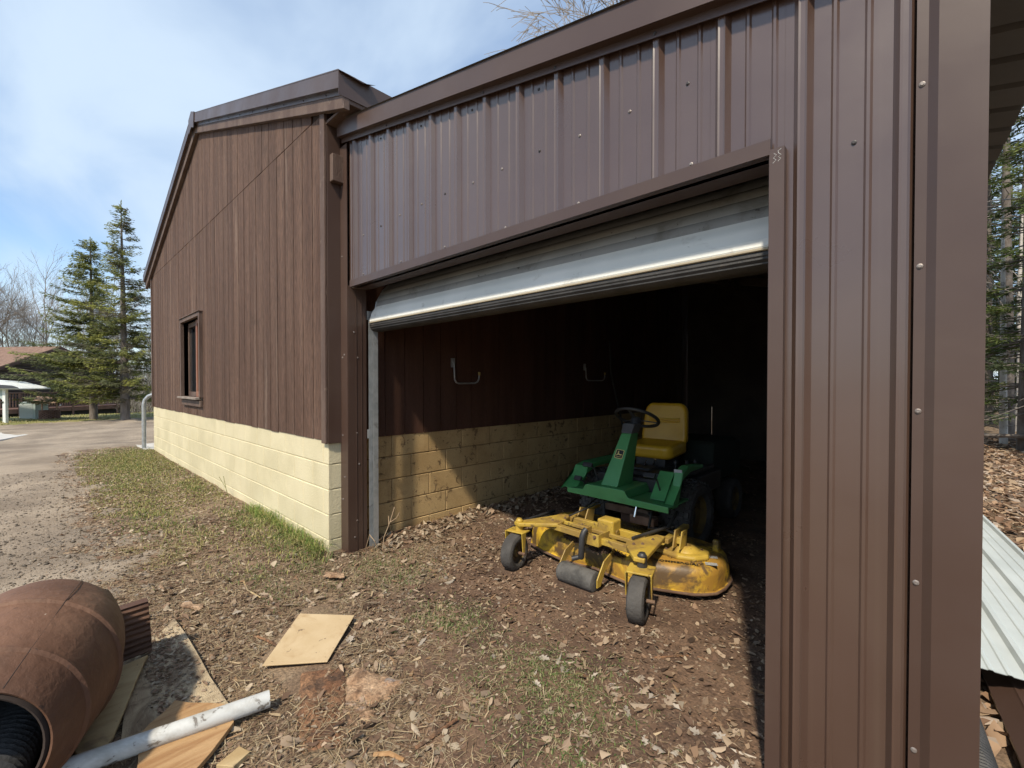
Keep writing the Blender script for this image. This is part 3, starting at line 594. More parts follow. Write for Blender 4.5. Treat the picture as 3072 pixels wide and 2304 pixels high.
# casters
def tyre(parent, M, r, w, rim_m, tread=0, n=40):
    hw = w / 2; pr = [(r * .58, -hw * .8), (r * .7, -hw), (r * .88, -hw * .98), (r * .97, -hw * .8), (r, -hw * .55), (r, hw * .55), (r * .97, hw * .8), (r * .88, hw * .98), (r * .7, hw), (r * .58, hw * .8)]
    g = G(); g.lathe(pr, M, n)
    if tread:
        for k in range(tread):
            for row in range(-3, 4):
                a = 2 * math.pi * (k + .5 * (row % 2)) / tread; L = M @ Matrix.Rotation(a, 4, 'Z'); rr = r + .001 - .0045 * abs(row) ** 1.6 * .5
                g.box(rr - .004, rr + .012, -r * math.pi / tread * .62, r * math.pi / tread * .62, row * w / 7.2 - w / 18, row * w / 7.2 + w / 18, L)
    t = g.build('tyre', m_tire, parent, smooth=35)
    g = G(); g.lathe([(r * .6, -hw * .82), (r * .56, -hw * .4), (r * .3, -hw * .25), (r * .25, -hw * .6), (0, -hw * .6)][::-1] + [], M, 24).lathe([(r * .6, hw * .82), (r * .56, hw * .4), (r * .3, hw * .25), (r * .25, hw * .6), (0, hw * .6)], M, 24)
    g.build('rim', rim_m, parent, smooth=40)
def empty_part(n, loc):
    o = bpy.data.objects.new(n, None); COL.objects.link(o); o.empty_display_size = .05; o.parent = mw; o.matrix_parent_inverse = Matrix.Translation(-Vector(mw.location)); return o
for x, yw, rz, mp in ((-2.22, 2.345, 10, m_yelc), (-1.245, 2.305, 17, m_blk)):
    c = empty_part('caster_wheel', None); T = Mx((x, 2.41, 0), rz=R(rz)); dy = yw - 2.41
    tyre(c, T @ Mx((0, dy, .127), ry=R(90)), .127, .095, m_rimd)
    g = G(); g.box(-.075, .075, dy + .0, .035, .262, .274, T).prism([(-.03, .274), (.03, .274), (.012, .12), (-.012, .12)], -.075, -.067, 'x', T @ Mx((0, dy + .012, 0))).prism([(-.03, .274), (.03, .274), (.012, .12), (-.012, .12)], .067, .075, 'x', T @ Mx((0, dy + .012, 0))); g.build('fork', m_yelc, c, bevel=.004)
    g = G(); g.tube([T @ Vector((-.09, dy, .127)), T @ Vector((.09, dy, .127))], .011, 8); g.build('axle', m_rust, c)
    g = G(); g.lathe([(.0, .385), (.018, .385), (.024, .372), (.028, .37), (.028, .33), (.03, .33), (.03, .28), (.024, .276), (.024, .262)], Mx((x, 2.41, -.03)), 14); g.build('pivot', mp, c, smooth=40)
# gauge roller
ro = empty_part('gauge_roller', None)
g = G(); g.lathe([(0, 0), (.058, 0), (.066, .012), (.067, .03), (.067, .26), (.064, .278), (.05, .285), (0, .285)], Mx((-1.86, 2.44, .067), ry=R(90)), 22); g.build('drum', mat('scuffed_roller', (.05, .048, .045), (.10, .095, .088), 12, .85, .4, 70), ro, smooth=50)
for x in (-1.875, -1.565):
    g = G(); g.prism([(2.42, .04), (2.46, .04), (2.52, .13), (2.66, .22), (2.62, .235), (2.5, .19), (2.42, .09)], x, x + .008, 'x'); g.build('bracket', m_yelc, ro, bevel=.002)
# tractor body
pf = P('platform', m_green, G().prism([(-2.25, 3.05), (-1.37, 3.05), (-1.37, 3.40), (-2.25, 3.40)], .452, .464), mw, .003)
g = G(); g.prism([(-2.25, .435), (-1.37, .425), (-1.37, .47), (-1.66, .478), (-1.69, .485), (-1.715, .525), (-1.73, .532), (-2.05, .532), (-2.07, .525), (-2.095, .485), (-2.25, .475)], 3.035, 3.05, 'y'); P('front_lip', m_green, g, pf, .004)
g = G(); g.prism([(-2.09, .465), (-1.70, .465), (-1.725, .525), (-1.74, .531), (-2.04, .531), (-2.065, .525)], 3.05, 3.55, 'y'); P('tunnel', m_green, g, pf, .006)
g = G(); g.prism([(3.17, .47), (3.34, .66), (3.36, .66), (3.36, .47)], -1.58, -1.445, 'x'); P('footrest', m_green, g, pf, .006)
g = G(); g.prism([(3.12, .45), (3.2, .45), (3.3, .68), (3.42, .71), (3.7, .69), (3.7, .66), (3.45, .66), (3.3, .62)], -1.445, -1.375, 'x'); P('fender', m_green, g, mw, .01)
g = G(); g.prism([(3.12, .45), (3.2, .45), (3.3, .62), (3.42, .64), (4.3, .64), (4.3, .6), (3.45, .6), (3.3, .56)], -2.36, -2.22, 'x'); P('fender', m_green, g, mw, .01)
def slab8(b, t):   # hexahedron from two rectangles (x0,x1,y0,y1,z)
    g = G(); v = [(b[0], b[2], b[4]), (b[1], b[2], b[4]), (b[1], b[3], b[4]), (b[0], b[3], b[4]), (t[0], t[2], t[4]), (t[1], t[2], t[4]), (t[1], t[3], t[4]), (t[0], t[3], t[4])]
    return g.add(v, [(3, 2, 1, 0), (4, 5, 6, 7), (0, 1, 5, 4), (1, 2, 6, 5), (2, 3, 7, 6), (3, 0, 4, 7)])
col = P('steering_column', m_green, slab8((-1.965, -1.815, 3.10, 3.34, .53), (-1.895, -1.805, 3.30, 3.42, .935)), mw, .006)
P('dash', mat('grey_dash', (.07, .07, .075), (.09, .09, .095), 8, .6), slab8((-1.898, -1.802, 3.297, 3.424, .936), (-1.90, -1.795, 3.335, 3.47, 1.015)), col, .006)
# emblem: black rounded plate with yellow border and a leaping animal
fx = (-1.965 - 1.895) / 2 + .0; e0 = Vector((-1.965, 3.10, .53)); e1 = Vector((-1.815, 3.10, .53)); e2 = Vector((-1.895, 3.30, .935)); e3 = Vector((-1.805, 3.30, .935))
up = ((e2 + e3) / 2 - (e0 + e1) / 2).normalized(); rt = Vector((1, 0, 0)); rt = (rt - up * rt.dot(up)).normalized(); nm = rt.cross(up).normalized()
cen = ((e0 + e1) / 2).lerp((e2 + e3) / 2, .60)
E_ = Matrix((rt, up, nm)).transposed().to_4x4(); E_.translation = cen + nm * .0005
def rr(w, h, r, n=4): return [(sx * (w - r) + r * math.cos(a), sy * (h - r) + r * math.sin(a)) for sx, sy, a0 in ((1, 1, 0), (-1, 1, 90), (-1, -1, 180), (1, -1, 270)) for a in [R(a0 + 90 * k / n) for k in range(n + 1)]]
m_emy = mat('emblem_yellow', (.75, .58, .20), None, 3, .5)
g = G(); g.prism(rr(.036, .038, .009), 0, .001, M=E_); em = P('emblem', m_emy, g, col, 0)
g = G(); g.prism(rr(.032, .034, .007), .001, .0018, M=E_); P('emblem_field', m_ink, g, col, 0)
g = G()
for pl in ([(-.020, -.002), (-.006, .004), (.008, -.001), (.022, .0), (.026, -.006), (.012, -.010), (-.004, -.006), (-.018, -.010)], [(-.012, .002), (-.004, .004), (-.008, .014), (-.005, .019), (-.014, .021), (-.017, .014), (-.015, .008)], [(-.015, .020), (-.010, .019), (-.009, .027), (-.012, .027)], [(-.024, -.008), (-.016, -.004), (-.014, -.008), (-.022, -.014)], [(-.026, -.024), (.026, -.024), (.026, -.021), (-.026, -.021)]):
    g.prism(pl, .0018, .0024, M=E_)
P('emblem_figure', m_emy, g, col, 0)
# steering wheel
sw_ = empty_part('steering_wheel', None); W_ = Mx((-1.845, 3.47, 1.055), rx=R(-28))
g = G(); g.tube([W_ @ Vector((.178 * math.cos(a), .178 * math.sin(a), 0)) for a in np.linspace(0, 2 * math.pi, 33)[:-1]], .0145, 8, closed=True); g.build('wheel_rim', m_blk, sw_, smooth=60)
g = G()
for a in (30, 150, 270): g.bar(W_ @ Vector((0, 0, -.02)), W_ @ Vector((.17 * math.cos(R(a)), .17 * math.sin(R(a)), 0)), .03, .008)
g.lathe([(0, .0), (.04, -.005), (.045, -.03), (.035, -.09), (0, -.09)], W_, 16); g.build('hub', m_blk, sw_, smooth=40)
# seat
st = empty_part('seat', None)
def cushion(n, poly, th, M, m, bev):
    g = G(); g.prism(poly, 0, th, M=M); return g.build(n, m, st, bevel=bev, seg=4, smooth=50)
cushion('cushion', rr(.215, .20, .08, 6), .12, Mx((-1.88, 3.93, .69), rx=R(5)), m_seat, .035)
cushion('backrest', [(x * (1 - .12 * max(0, y) / .2), y) for x, y in rr(.222, .20, .08, 6)], .075, Mx((-1.88, 4.13, .955), rx=R(80)), m_seat, .03)
g = G()
for z in (.99, 1.015): g.tube([(-2.03, 4.052 + (z - .95) * .17, z), (-1.88, 4.046 + (z - .95) * .17, z - .006), (-1.73, 4.052 + (z - .95) * .17, z)], .009, 8)
g.build('seat_piping', m_seat, st, smooth=60)
g = G(); g.box(-2.02, -1.74, 3.78, 4.1, .60, .69); g.build('seat_base', m_blk, st, bevel=.01)
# rear body and engine
g = G(); g.box(-2.2, -1.44, 3.42, 4.3, .40, .56).box(-2.14, -1.5, 3.5, 4.3, .56, .6); P('chassis', m_blk, g, mw, .01)
g = G(); g.prism([(4.25, .42), (5.05, .42), (5.08, .75), (4.9, .80), (4.3, .80)], -2.15, -1.5, 'x'); P('engine_hood', mat('shaded_hood_green', (.005, .010, .006), (.007, .014, .009), 4, .8), g, mw, .03)  # hood green taken almost to black to stand for the dark interior
for x in (-1.47, -2.21):
    c = empty_part('drive_wheel', None); tyre(c, Mx((x, 3.60, .285), ry=R(90)), .275, .25, m_rimd, 26)
for x in (-1.52, -2.12):
    c = empty_part('rear_wheel', None); tyre(c, Mx((x, 4.75, .2), ry=R(90)), .2, .16, m_rimd)
g = G(); g.tube([(-1.99, 3.5, .29), (-1.65, 3.5, .29)], .05, 10).box(-1.9, -1.72, 3.3, 3.5, .2, .44).bar((-2.0, 3.25, .33), (-1.6, 3.25, .33), .06, .06).box(-1.72, -1.52, 3.12, 3.2, .27, .34); P('axle_housing', m_rust, g, mw, .008)
g = G(); g.tube([(-1.665, 3.1, .33), (-1.655, 3.12, .43)], [.012, .008], 8); P('hydraulic_rod', m_chr, g, mw, 0, 60)
for (x, y, z), w in (((-2.15, 3.19, .655), .045), ((-2.20, 3.12, .545), .035), ((-1.58, 3.17, .645), .045)):
    g = G(); g.box(-w, w, -.012, .012, -.018, .018, Mx((x, y, z), rx=R(-35))).tube([(x + w * .6, y + .005, z), (x + w, y + .03, z - .03), (x + w + .02, y + .08, .47)], .007, 6); P('pedal', m_blk, g, mw, .004)
# clippings lying on the deck
def clump(name, n, c, s, h, col, mtl, L=(.02, .06), w=.0022):
    a = rng.uniform(0, 2 * np.pi, n); rad = np.sqrt(rng.random(n)); px = c[0] + s[0] * rad * np.cos(a); py = c[1] + s[1] * rad * np.sin(a)
    pz = c[2] + h * (1 - rad ** 2) * rng.random(n); th = rng.uniform(0, 2 * np.pi, n); ti = rng.uniform(-.6, .6, n); l = rng.uniform(*L, n) / 2
    d = np.stack([np.cos(th) * np.cos(ti), np.sin(th) * np.cos(ti), np.sin(ti)], 1) * l[:, None]; p = np.stack([px, py, pz], 1)
    sd = np.stack([-np.sin(th), np.cos(th), rng.uniform(-.5, .5, n)], 1) * w
    V = np.stack([p - d - sd, p - d + sd, p + d + sd * .4, p + d - sd * .4], 1).reshape(-1, 3); F = np.arange(4 * n).reshape(n, 4)
    C = np.repeat(np.array(col)[rng.integers(0, len(col), n)] * rng.uniform(.7, 1.25, (n, 1)), 4, 0)
    return fast(name, V, F, mtl, C)
m_veg = mat('dead_plant_matter', (1, 1, 1), vcol=True, rough=.9, spec=.25, trans=.2)
cl = clump('clippings', 2600, (-1.86, 2.70, .215), (.15, .09, 0), .11, [(.13, .085, .06), (.19, .13, .09), (.09, .055, .04)], m_veg); tag(cl, 'heap of dry brown clippings lying on the mower deck', 'clippings', kind='stuff')
cl = clump('clippings', 900, (-1.66, 2.60, .215), (.07, .05, 0), .10, [(.13, .085, .06), (.17, .11, .08)], m_veg); tag(cl, 'small heap of dry clippings in front of the yellow gearbox', 'clippings', kind='stuff')
cl = clump('clippings', 500, (-1.6, 2.64, .2), (.12, .03, 0), .04, [(.08, .05, .035), (.12, .08, .06)], m_veg); tag(cl, 'dark caked clippings under the mower carrier frame', 'clippings', kind='stuff')

# small fittings on the mower
def bolt(p, r=.008, ax=(0, 0, 1), m=m_rust, parent=fr):
    q = Vector(ax).to_track_quat('Z', 'Y').to_matrix().to_4x4(); q.translation = p; g = G(); g.lathe([(0, r), (r * .8, r), (r, r * .6), (r, 0), (r * 1.6, 0), (r * 1.6, -.002)], q, 6); return g.build('bolt', m, parent)
for p in ((-2.06, 2.60, .333), (-2.02, 2.70, .333), (-1.34, 2.60, .333), (-1.33, 2.72, .333), (-1.38, 2.56, .333)): bolt(p)
for p in ((-1.72, 2.499, .33), (-1.63, 2.499, .33)): bolt(p, .009, (0, -1, 0))
for p in ((-1.45, 2.9, .247), (-1.3, 2.85, .247), (-1.12, 2.99, .247), (-1.4, 3.03, .247), (-2.1, 2.9, .247), (-2.26, 3.0, .247)): bolt(p, .007, parent=deck)
for pts, r in (([(-1.95, 3.12, .40), (-1.9, 3.05, .30), (-1.8, 2.98, .28), (-1.72, 2.82, .36)], .011), ([(-1.55, 3.15, .38), (-1.5, 3.0, .30), (-1.36, 2.98, .33), (-1.24, 2.92, .33)], .010), ([(-1.6, 3.2, .36), (-1.52, 3.1, .24), (-1.42, 3.12, .30), (-1.3, 3.0, .36)], .008), ([(-2.05, 3.2, .40), (-2.1, 3.0, .30), (-2.0, 2.85, .33)], .007)):
    g = G(); g.tube(pts, r, 7); P('hose', m_rub, g, fr, 0, 60)
for x, y in ((-2.12, 3.62), (-1.60, 3.66), (-1.54, 3.74), (-1.50, 3.82)):
    g = G(); g.tube([(x, y, .56), (x + .005, y + .01, .66)], .006, 6).lathe([(0, .045), (.014, .035), (.016, .015), (.008, 0)], Mx((x + .005, y + .01, .655)), 10); P('control_lever', m_blk, g, mw, 0, 50)
g = G(); g.box(-1.995, -1.775, 3.56, 3.74, .55, .62); P('battery_tray', m_blk, g, mw, .01)
g = G(); g.tube([(-1.9, 3.60, .52), (-1.87, 3.7, .66)], .007, 6).tube([(-1.84, 3.75, .6), (-1.80, 3.72, .68)], .007, 6); P('seat_spring', m_chr, g, mw, 0)
g = G(); g.prism(rr(.03, .045, .015), 0, .003, M=Mx((-1.87, 3.16, .5325))); P('floor_pad', m_blk, g, pf, 0)
g = G(); g.box(-1.445, -1.385, 3.297, 3.303, .665, .695); P('reflector', mat('grey_plate', (.35, .36, .38), None, 3, .4), g, mw, 0)
def cake(name, N, x0, x1, y0, y1, z, label):
    x = rng.uniform(x0, x1, N); y = rng.uniform(y0, y1, N); k = vn(x, y, 9, 41) > .5; x, y = x[k], y[k]; n = len(x); th = rng.uniform(0, 6.28, n); l = rng.uniform(.008, .03, n)[:, None]
    p = np.stack([x, y, z + rng.uniform(0, .008, n)], 1); d = np.stack([np.cos(th), np.sin(th), rng.normal(0, .15, n)], 1) * l; sd = np.stack([-np.sin(th), np.cos(th), 0 * th], 1) * .002
    V = np.stack([p - d - sd, p - d + sd, p + d + sd, p + d - sd], 1).reshape(-1, 3); C = np.repeat(np.array([(.14, .09, .05), (.09, .06, .04), (.22, .15, .08)])[rng.integers(0, 3, n)], 4, 0)
    return tag(fast(name, V, np.arange(4 * n).reshape(n, 4), m_veg, C), label, 'clippings', kind='stuff')
cake('caked_grass', 1500, -2.35, -1.62, 2.72, 3.25, .214, 'dried grass caked on the left half of the mower deck'); cake('caked_grass', 700, -1.55, -1.06, 2.78, 3.2, .2145, 'dried grass caked on the right half of the mower deck')
# ---------------------------------------------------------------- yard clutter
m_rustb = mat('rusty_barrel', (.098, .046, .026), (.16, .082, .048), 2.4, .7, .6, 22, fine=.06, spec=.45, lo=.3, hi=.7,
              dirt=[((.26, .15, .095), 1.6, .5, .75, .6), ((.08, .042, .026), 3.2, .54, .7, .6), ((.05, .03, .022), 22, .64, .7, .8), ((.6, .52, .42), 17, .72, .74, .9)])
m_dark = mat('dark_barrel_brown', (.03, .02, .016), (.05, .033, .026), 5, .9)  # inner wall and seam in a darker brown than the shell
bar_ = thing('rusty_barrel', (-2.35, -.03, 0), 'dented rusty brown barrel lying on its side at the left edge', 'barrel')
ax = Vector((-.97, .245, 0)).normalized(); sdv = Vector((0, 0, 1)).cross(ax).normalized(); upv = Vector((0, 0, 1))
BMx = Matrix((sdv, upv, ax)).transposed().to_4x4(); BMx.translation = (-1.955, -.175, .292)
prof = [(r_, h_ * 1.07) for r_, h_ in [(.192, -.012), (.198, -.016), (.204, -.008), (.214, .015), (.230, .05), (.246, .098), (.257, .104), (.258, .114), (.251, .122), (.267, .19), (.279, .27), (.286, .345), (.296, .352), (.2965, .362), (.286, .37), (.284, .44), (.276, .52), (.262, .60), (.243, .67), (.222, .715)]]
n = 72; vs = []; fs = []
for i, (r, h) in enumerate(prof):
    for k in range(n):
        a = 2 * math.pi * k / n
        dent = 1 - .03 * math.exp(-((a - 1.9) / .35) ** 2) * math.exp(-((h - .55) / .15) ** 2) + .004 * math.sin(3 * a + 5 * h)
        hj = h + (.02 * float(vn(a * 4, 0, 1, 3)) + (.025 if 4 < k % 24 < 9 else 0)) * (i == len(prof) - 1)
        vs.append(BMx @ Vector((r * dent * math.cos(a), r * dent * math.sin(a), hj)))
for i in range(len(prof) - 1):
    for k in range(n): fs.append((i * n + k, i * n + (k + 1) % n, (i + 1) * n + (k + 1) % n, (i + 1) * n + k))
g = G(); g.add(vs, [f[::-1] for f in fs]); g.build('shell', m_rustb, bar_, smooth=40)
g = G(); g.lathe([(r - .016, h) for r, h in prof], BMx, 48); g.build('inner_wall', m_dark, bar_, smooth=40)
a = R(118); g = G(); g.tube([BMx @ Vector(((r - .0006) * math.cos(a), (r - .0006) * math.sin(a), h)) for r, h in prof[2:-1]], .0014, 5); g.build('seam', m_dark, bar_)
# striped grooved board standing on edge behind the barrel
m_str = mat('striped_old_board', (.075, .036, .022), (.16, .085, .052), 5, .75, .5, 50, stretch=(1, .3, 7))
gb_ = G(); zs = np.linspace(.03, .275, 46)
fr_ = [(float(-2.745 + .004 * math.sin(z * 230) - .03 * (z - .15) ** 2 * 8), float(z)) for z in zs]
gb_.prism(fr_ + [(-2.805, .275), (-2.80, .03)], -.10, .36, 'y', Mx((0, 0, 0), rx=R(3)))
sb = gb_.build('grooved_board', m_str, bevel=.002); tag(sb, 'dark grooved board standing on edge behind the rusty barrel', 'board')
lg = G(); LB = BMx @ Mx((-.02, -.14, 0)); lg.lathe([(0, .05)] + [(.085 + .008 * math.sin(k * 1.57), .05 + .006 * k) for k in range(80)] + [(0, .53)], LB, 20)
tag(lg.build('corrugated_hose', m_rub, smooth=50), 'dark corrugated hose inside the rusty barrel', 'hose')
# plywood and boards on the ground
def ply(name, poly, z, th, m, label, cat='board', tilt=(0, 0), group=None):
    cx = sum(p[0] for p in poly) / len(poly); cy_ = sum(p[1] for p in poly) / len(poly); T = Matrix.Translation((cx, cy_, z)) @ Matrix.Rotation(tilt[0], 4, 'X') @ Matrix.Rotation(tilt[1], 4, 'Y')
    g = G(); g.prism([(p[0] - cx, p[1] - cy_) for p in poly], 0, th, M=T); return tag(g.build(name, m, bevel=.002), label, cat, group)
def rag(poly, e, k=4):     # ragged edge
    o = []
    for i, p in enumerate(poly):
        q = poly[(i + 1) % len(poly)]
        for j in range(k):
            t = j / k; o.append((p[0] * (1 - t) + q[0] * t + random.uniform(-e, e) * (j > 0), p[1] * (1 - t) + q[1] * t + random.uniform(-e, e) * (j > 0)))
    return o
m_tan = mat('tan_hardboard', (.47, .35, .20), (.54, .42, .26), 3, .8, .1, 60, dirt=[((.33, .20, .085), 3.0, .5, .68, .7), ((.12, .08, .05), 26, .64, .68, .8)])
m_ply = mat('grey_plywood', (.36, .275, .175), (.46, .37, .24), 3, .85, .6, 50, stretch=(1, 5, 1), dirt=[((.17, .115, .07), 4, .45, .6, .85), ((.06, .045, .035), 20, .6, .68, .8)])
m_plyl = mat('yellowed_plywood', (.36, .25, .12), (.46, .35, .19), 3, .8, .3, 50, stretch=(5, 1, 1), dirt=[((.16, .12, .08), 5, .55, .68, .7), ((.05, .04, .03), 22, .66, .71, .8)])
m_grain = mat('orange_wood_grain', (.30, .16, .065), (.43, .27, .13), 2.5, .75, .5, 24, stretch=(9, 1.2, 1), dirt=[((.13, .08, .045), 6, .55, .66, .7)])
m_rot = mat('rotten_wood', (.14, .065, .032), (.25, .135, .07), 6, .95, 1.0, 45, fine=.35, dirt=[((.06, .035, .022), 9, .5, .62, .8), ((.36, .27, .18), 13, .60, .7, .7)])
ply('hardboard_square', [(-2.643, 1.009), (-2.388, 1.212), (-2.083, .92), (-2.279, .698)], .020, .006, m_tan, 'clean tan square of hardboard lying on the leaf litter', tilt=(.01, -.008))
ply('plywood_sheet', rag([(-3.116, .503), (-2.106, .52), (-1.93, .40), (-2.173, .188), (-2.8, .30)], .008), .012, .010, m_ply, 'weathered plywood sheet covered in debris beside the barrel')
ply('broken_plank', rag([(-2.26, .365), (-2.087, .501), (-1.951, .498), (-1.80, .345), (-1.90, .20), (-2.13, .235)], .006, 3), .024, .018, m_grain, 'broken orange-grained plank under the white pipe')
ply('plywood_strip', rag([(-2.70, .335), (-2.176, .168), (-2.105, .130), (-2.15, .075), (-2.291, .055), (-2.66, .17)], .005, 3), .040, .012, m_plyl, 'yellowed plywood strip poking out from under the barrel', tilt=(0, .02))
ply('wood_scrap', [(-1.819, .48), (-1.763, .499), (-1.735, .44), (-1.785, .40)], .012, .02, m_plyl, 'small blond wood scrap at the bottom edge of the photo', 'scrap')
# white pipe
pa, pb = Vector((-1.957, .622, .062)), Vector((-2.115, -.06, .058)); ptm = mat('white_plastic_pipe', (.48, .49, .48), (.58, .59, .57), 3, .55, .1, 60, dirt=[((.30, .29, .26), 5, .42, .62, .75), ((.12, .10, .08), 18, .58, .66, .85)])
D_ = (pb - pa); PM = D_.to_track_quat('Z', 'Y').to_matrix().to_4x4(); PM.translation = pa
g = G(); g.lathe([(.028, .0), (.0315, -.004), (.032, .01), (.032, D_.length), (.028, D_.length), (.028, 0)], PM, 28)
tag(g.build('plastic_pipe', ptm, smooth=40), 'dirty white plastic pipe lying across the broken planks', 'pipe')
# flat slabs of rotten wood and bark
def rot(name, poly, z, h, label, cat='wood', m=m_rot):
    poly = rag(rag(poly, .012, 2), .008, 4); cx = sum(p[0] for p in poly) / len(poly); cy_ = sum(p[1] for p in poly) / len(poly); n = len(poly); vs = []; fs = []
    L = [(1.0, -.02), (1.0, .35), (.93, .75), (.7, .95), (.4, 1.0), (.15, .9)]
    for s_, hh in L:
        for x, y in poly:
            X, Y = cx + (x - cx) * s_, cy_ + (y - cy_) * s_; vs.append((X, Y, z + h * hh + (float(vn(X, Y, 28, 4)) - .5) * h * .7 * (s_ < .99)))
    for k in range(len(L) - 1):
        for i in range(n): fs.append((k * n + i, k * n + (i + 1) % n, (k + 1) * n + (i + 1) % n, (k + 1) * n + i))
    fs.append(tuple((len(L) - 1) * n + i for i in range(n))); g = G(); g.add(vs, fs); return tag(g.build(name, m, smooth=30), label, cat)
m_rot2 = mat('pale_rotten_wood', (.27, .16, .09), (.38, .26, .165), 8, .95, 1.0, 45, fine=.3, dirt=[((.12, .065, .035), 8, .5, .62, .8), ((.28, .26, .25), 5, .6, .7, .7)])
rot('rotten_slab', [(-2.106, .812), (-2.017, .958), (-1.868, .902), (-1.556, .739), (-1.623, .626), (-1.86, .68)], .004, .022, 'dark red-brown slab of rotten wood below the hardboard square')
rot('rotten_slab', [(-1.971, .992), (-1.697, 1.092), (-1.667, 1.012), (-1.675, .92), (-1.791, .86)], .006, .026, 'pale fan-shaped piece of rotten wood right of the dark slab', m=m_rot2)
rot('rotten_slab', [(-1.775, .852), (-1.635, .925), (-1.592, .874), (-1.615, .817), (-1.685, .795)], .006, .022, 'small crumbling piece of rotten wood nearest the camera', m=m_rot2)
rot('bark_chip', [(-1.24, 1.605), (-1.195, 1.679), (-1.105, 1.714), (-1.102, 1.659), (-1.193, 1.582)], .006, .018, 'orange-brown bark chip in the middle of the leaf litter', 'bark')
rot('bark_chip', [(-3.13, 1.37), (-3.0, 1.45), (-2.95, 1.42), (-3.08, 1.33)], .006, .014, 'pale bark flake in front of the left door post', 'bark', m_rot2)
rot('bark_chip', [(-3.3, .60), (-3.17, .66), (-3.14, .63), (-3.27, .56)], .008, .014, 'tan wood flake beyond the debris covered plywood', 'bark', m_rot2)
def stick(pts, r, label, m=m_grain):
    g = G(); g.tube([(x, y, float(hg(x, y)) + z) for x, y, z in pts], [r, r * 1.1, r * .8][:len(pts)], 6); return tag(g.build('stick', m, smooth=50), label, 'stick')
stick([(-1.352, .915, .012), (-1.345, 1.0, .014), (-1.338, 1.095, .02)], .007, 'straight brown stick near the bottom edge of the photo', m_rot)
stick([(-1.44, .80, .01), (-1.40, .84, .012), (-1.34, .86, .012)], .008, 'short thick stick touching the bottom edge of the photo', m_grain)
stick([(-2.62, .78, .012), (-2.52, .80, .02), (-2.37, .82, .02)], .006, 'brown twig between the plywood sheet and the hardboard square', m_rot)
stick([(-3.35, .92, .012), (-3.2, .90, .016), (-3.05, .93, .014)], .005, 'pale split stick lying beyond the grooved board', m_plyl)
stick([(-.98, 2.02, .01), (-.92, 2.1, .014), (-.87, 2.16, .01)], .005, 'thin twig on the soil near the right door jamb', m_rot)
# dry weed by the left jamb
wd_ = G()
for pts in ([(-3.2, 1.86, 0), (-3.19, 1.87, .12), (-3.15, 1.90, .24), (-3.13, 1.93, .36)], [(-3.19, 1.87, .12), (-3.2, 1.92, .2), (-3.22, 1.93, .27)], [(-3.15, 1.9, .24), (-3.09, 1.92, .28), (-3.06, 1.93, .33), (-3.07, 1.94, .29)], [(-3.22, 1.84, .0), (-3.21, 1.80, .1), (-3.27, 1.79, .14), (-3.33, 1.79, .02)]): wd_.tube(pts, .0032, 5)
tag(wd_.build('dry_weed', mat('dry_stalk', (.33, .23, .14), (.42, .31, .2), 9, .9)), 'dry bent weed stalk beside the galvanised door track', 'weed')
wd_ = G()
for pts in ([(-6.02, 1.50, 0), (-6.05, 1.48, .12), (-6.16, 1.44, .24)], [(-6.0, 1.50, 0), (-6.0, 1.47, .12), (-6.06, 1.46, .26)]): wd_.tube(pts, .003, 5)
tag(wd_.build('dry_weed', mat('green_brown_stalk', (.18, .18, .07), None, 9, .9)), 'thin forked weed growing against the yellow block wall', 'weed')
# bent vent pipe at the far garage corner
g = G(); g.tube([(-11.72, 1.43, -.1), (-11.71, 1.43, .55), (-11.70, 1.43, .92), (-11.69, 1.45, 1.02), (-11.66, 1.50, 1.09), (-11.58, 1.60, 1.14), (-11.5, 1.7, 1.15)], .036, 12); vp = thing('bent_metal_pipe', (-11.72, 1.43, 0), 'bent galvanised metal pipe at the far corner of the garage', 'pipe'); g.build('pipe', m_galv, vp, smooth=50)
g = G(); g.tube([(-11.7105, 1.43, .5), (-11.7095, 1.43, .56)], .041, 12); g.build('coupling', m_galv, vp, smooth=50)
# roofing sheet, brown trim and drain pipe at the right
m_pale = mat('pale_roofing', (.42, .46, .455), (.49, .53, .525), 2, .5, .04, 40, spec=.45, dirt=[((.40, .43, .42), 3, .56, .74, .5), ((.15, .11, .08), 26, .71, .735, .9)])
rs = G(); pr = []
w = .0
for k in range(4):
    b = k * .2 + .0
    for d, h in ((0, 0), (.012, .018), (.03, .018), (.042, 0), (.085, 0), (.09, .004), (.10, .004), (.105, 0), (.14, 0), (.145, .004), (.155, .004), (.16, 0)): pr.append((b + d, h))
pr = [(a, h) for a, h in pr if a < .64]; N = len(pr); o0 = Vector((.075, 2.70, .15)); uu = Vector((.99, .10, -.02)); vv = Vector((-.13, .99, .005))
for t in (0, -.002): rs.add([tuple(o0 + uu * a + Vector((0, 0, h + t))) for a, h in pr] + [tuple(o0 + uu * a + vv * 3.25 + Vector((0, 0, h + t))) for a, h in pr], [(i, i + 1, N + i + 1, N + i)[::-1 if t else 1] for i in range(N - 1)])
tag(rs.build('roofing_sheet', m_pale, smooth=30), 'pale ribbed metal roofing sheet lying beside the lean-to', 'roofing sheet')
g = G(); g.prism([(-.07, 0), (-.07, .012), (-.005, .05), (0, .055), (.10, .04), (.12, .0), (.117, .0), (.098, .036), (0, .05), (-.066, .01)], 0, 1.5, 'y', Mx((.33, 1.9, .03), rz=R(6)))
tag(g.build('brown_trim_offcut', m_brown), 'brown folded metal trim lying under the pale roofing sheet', 'metal trim')
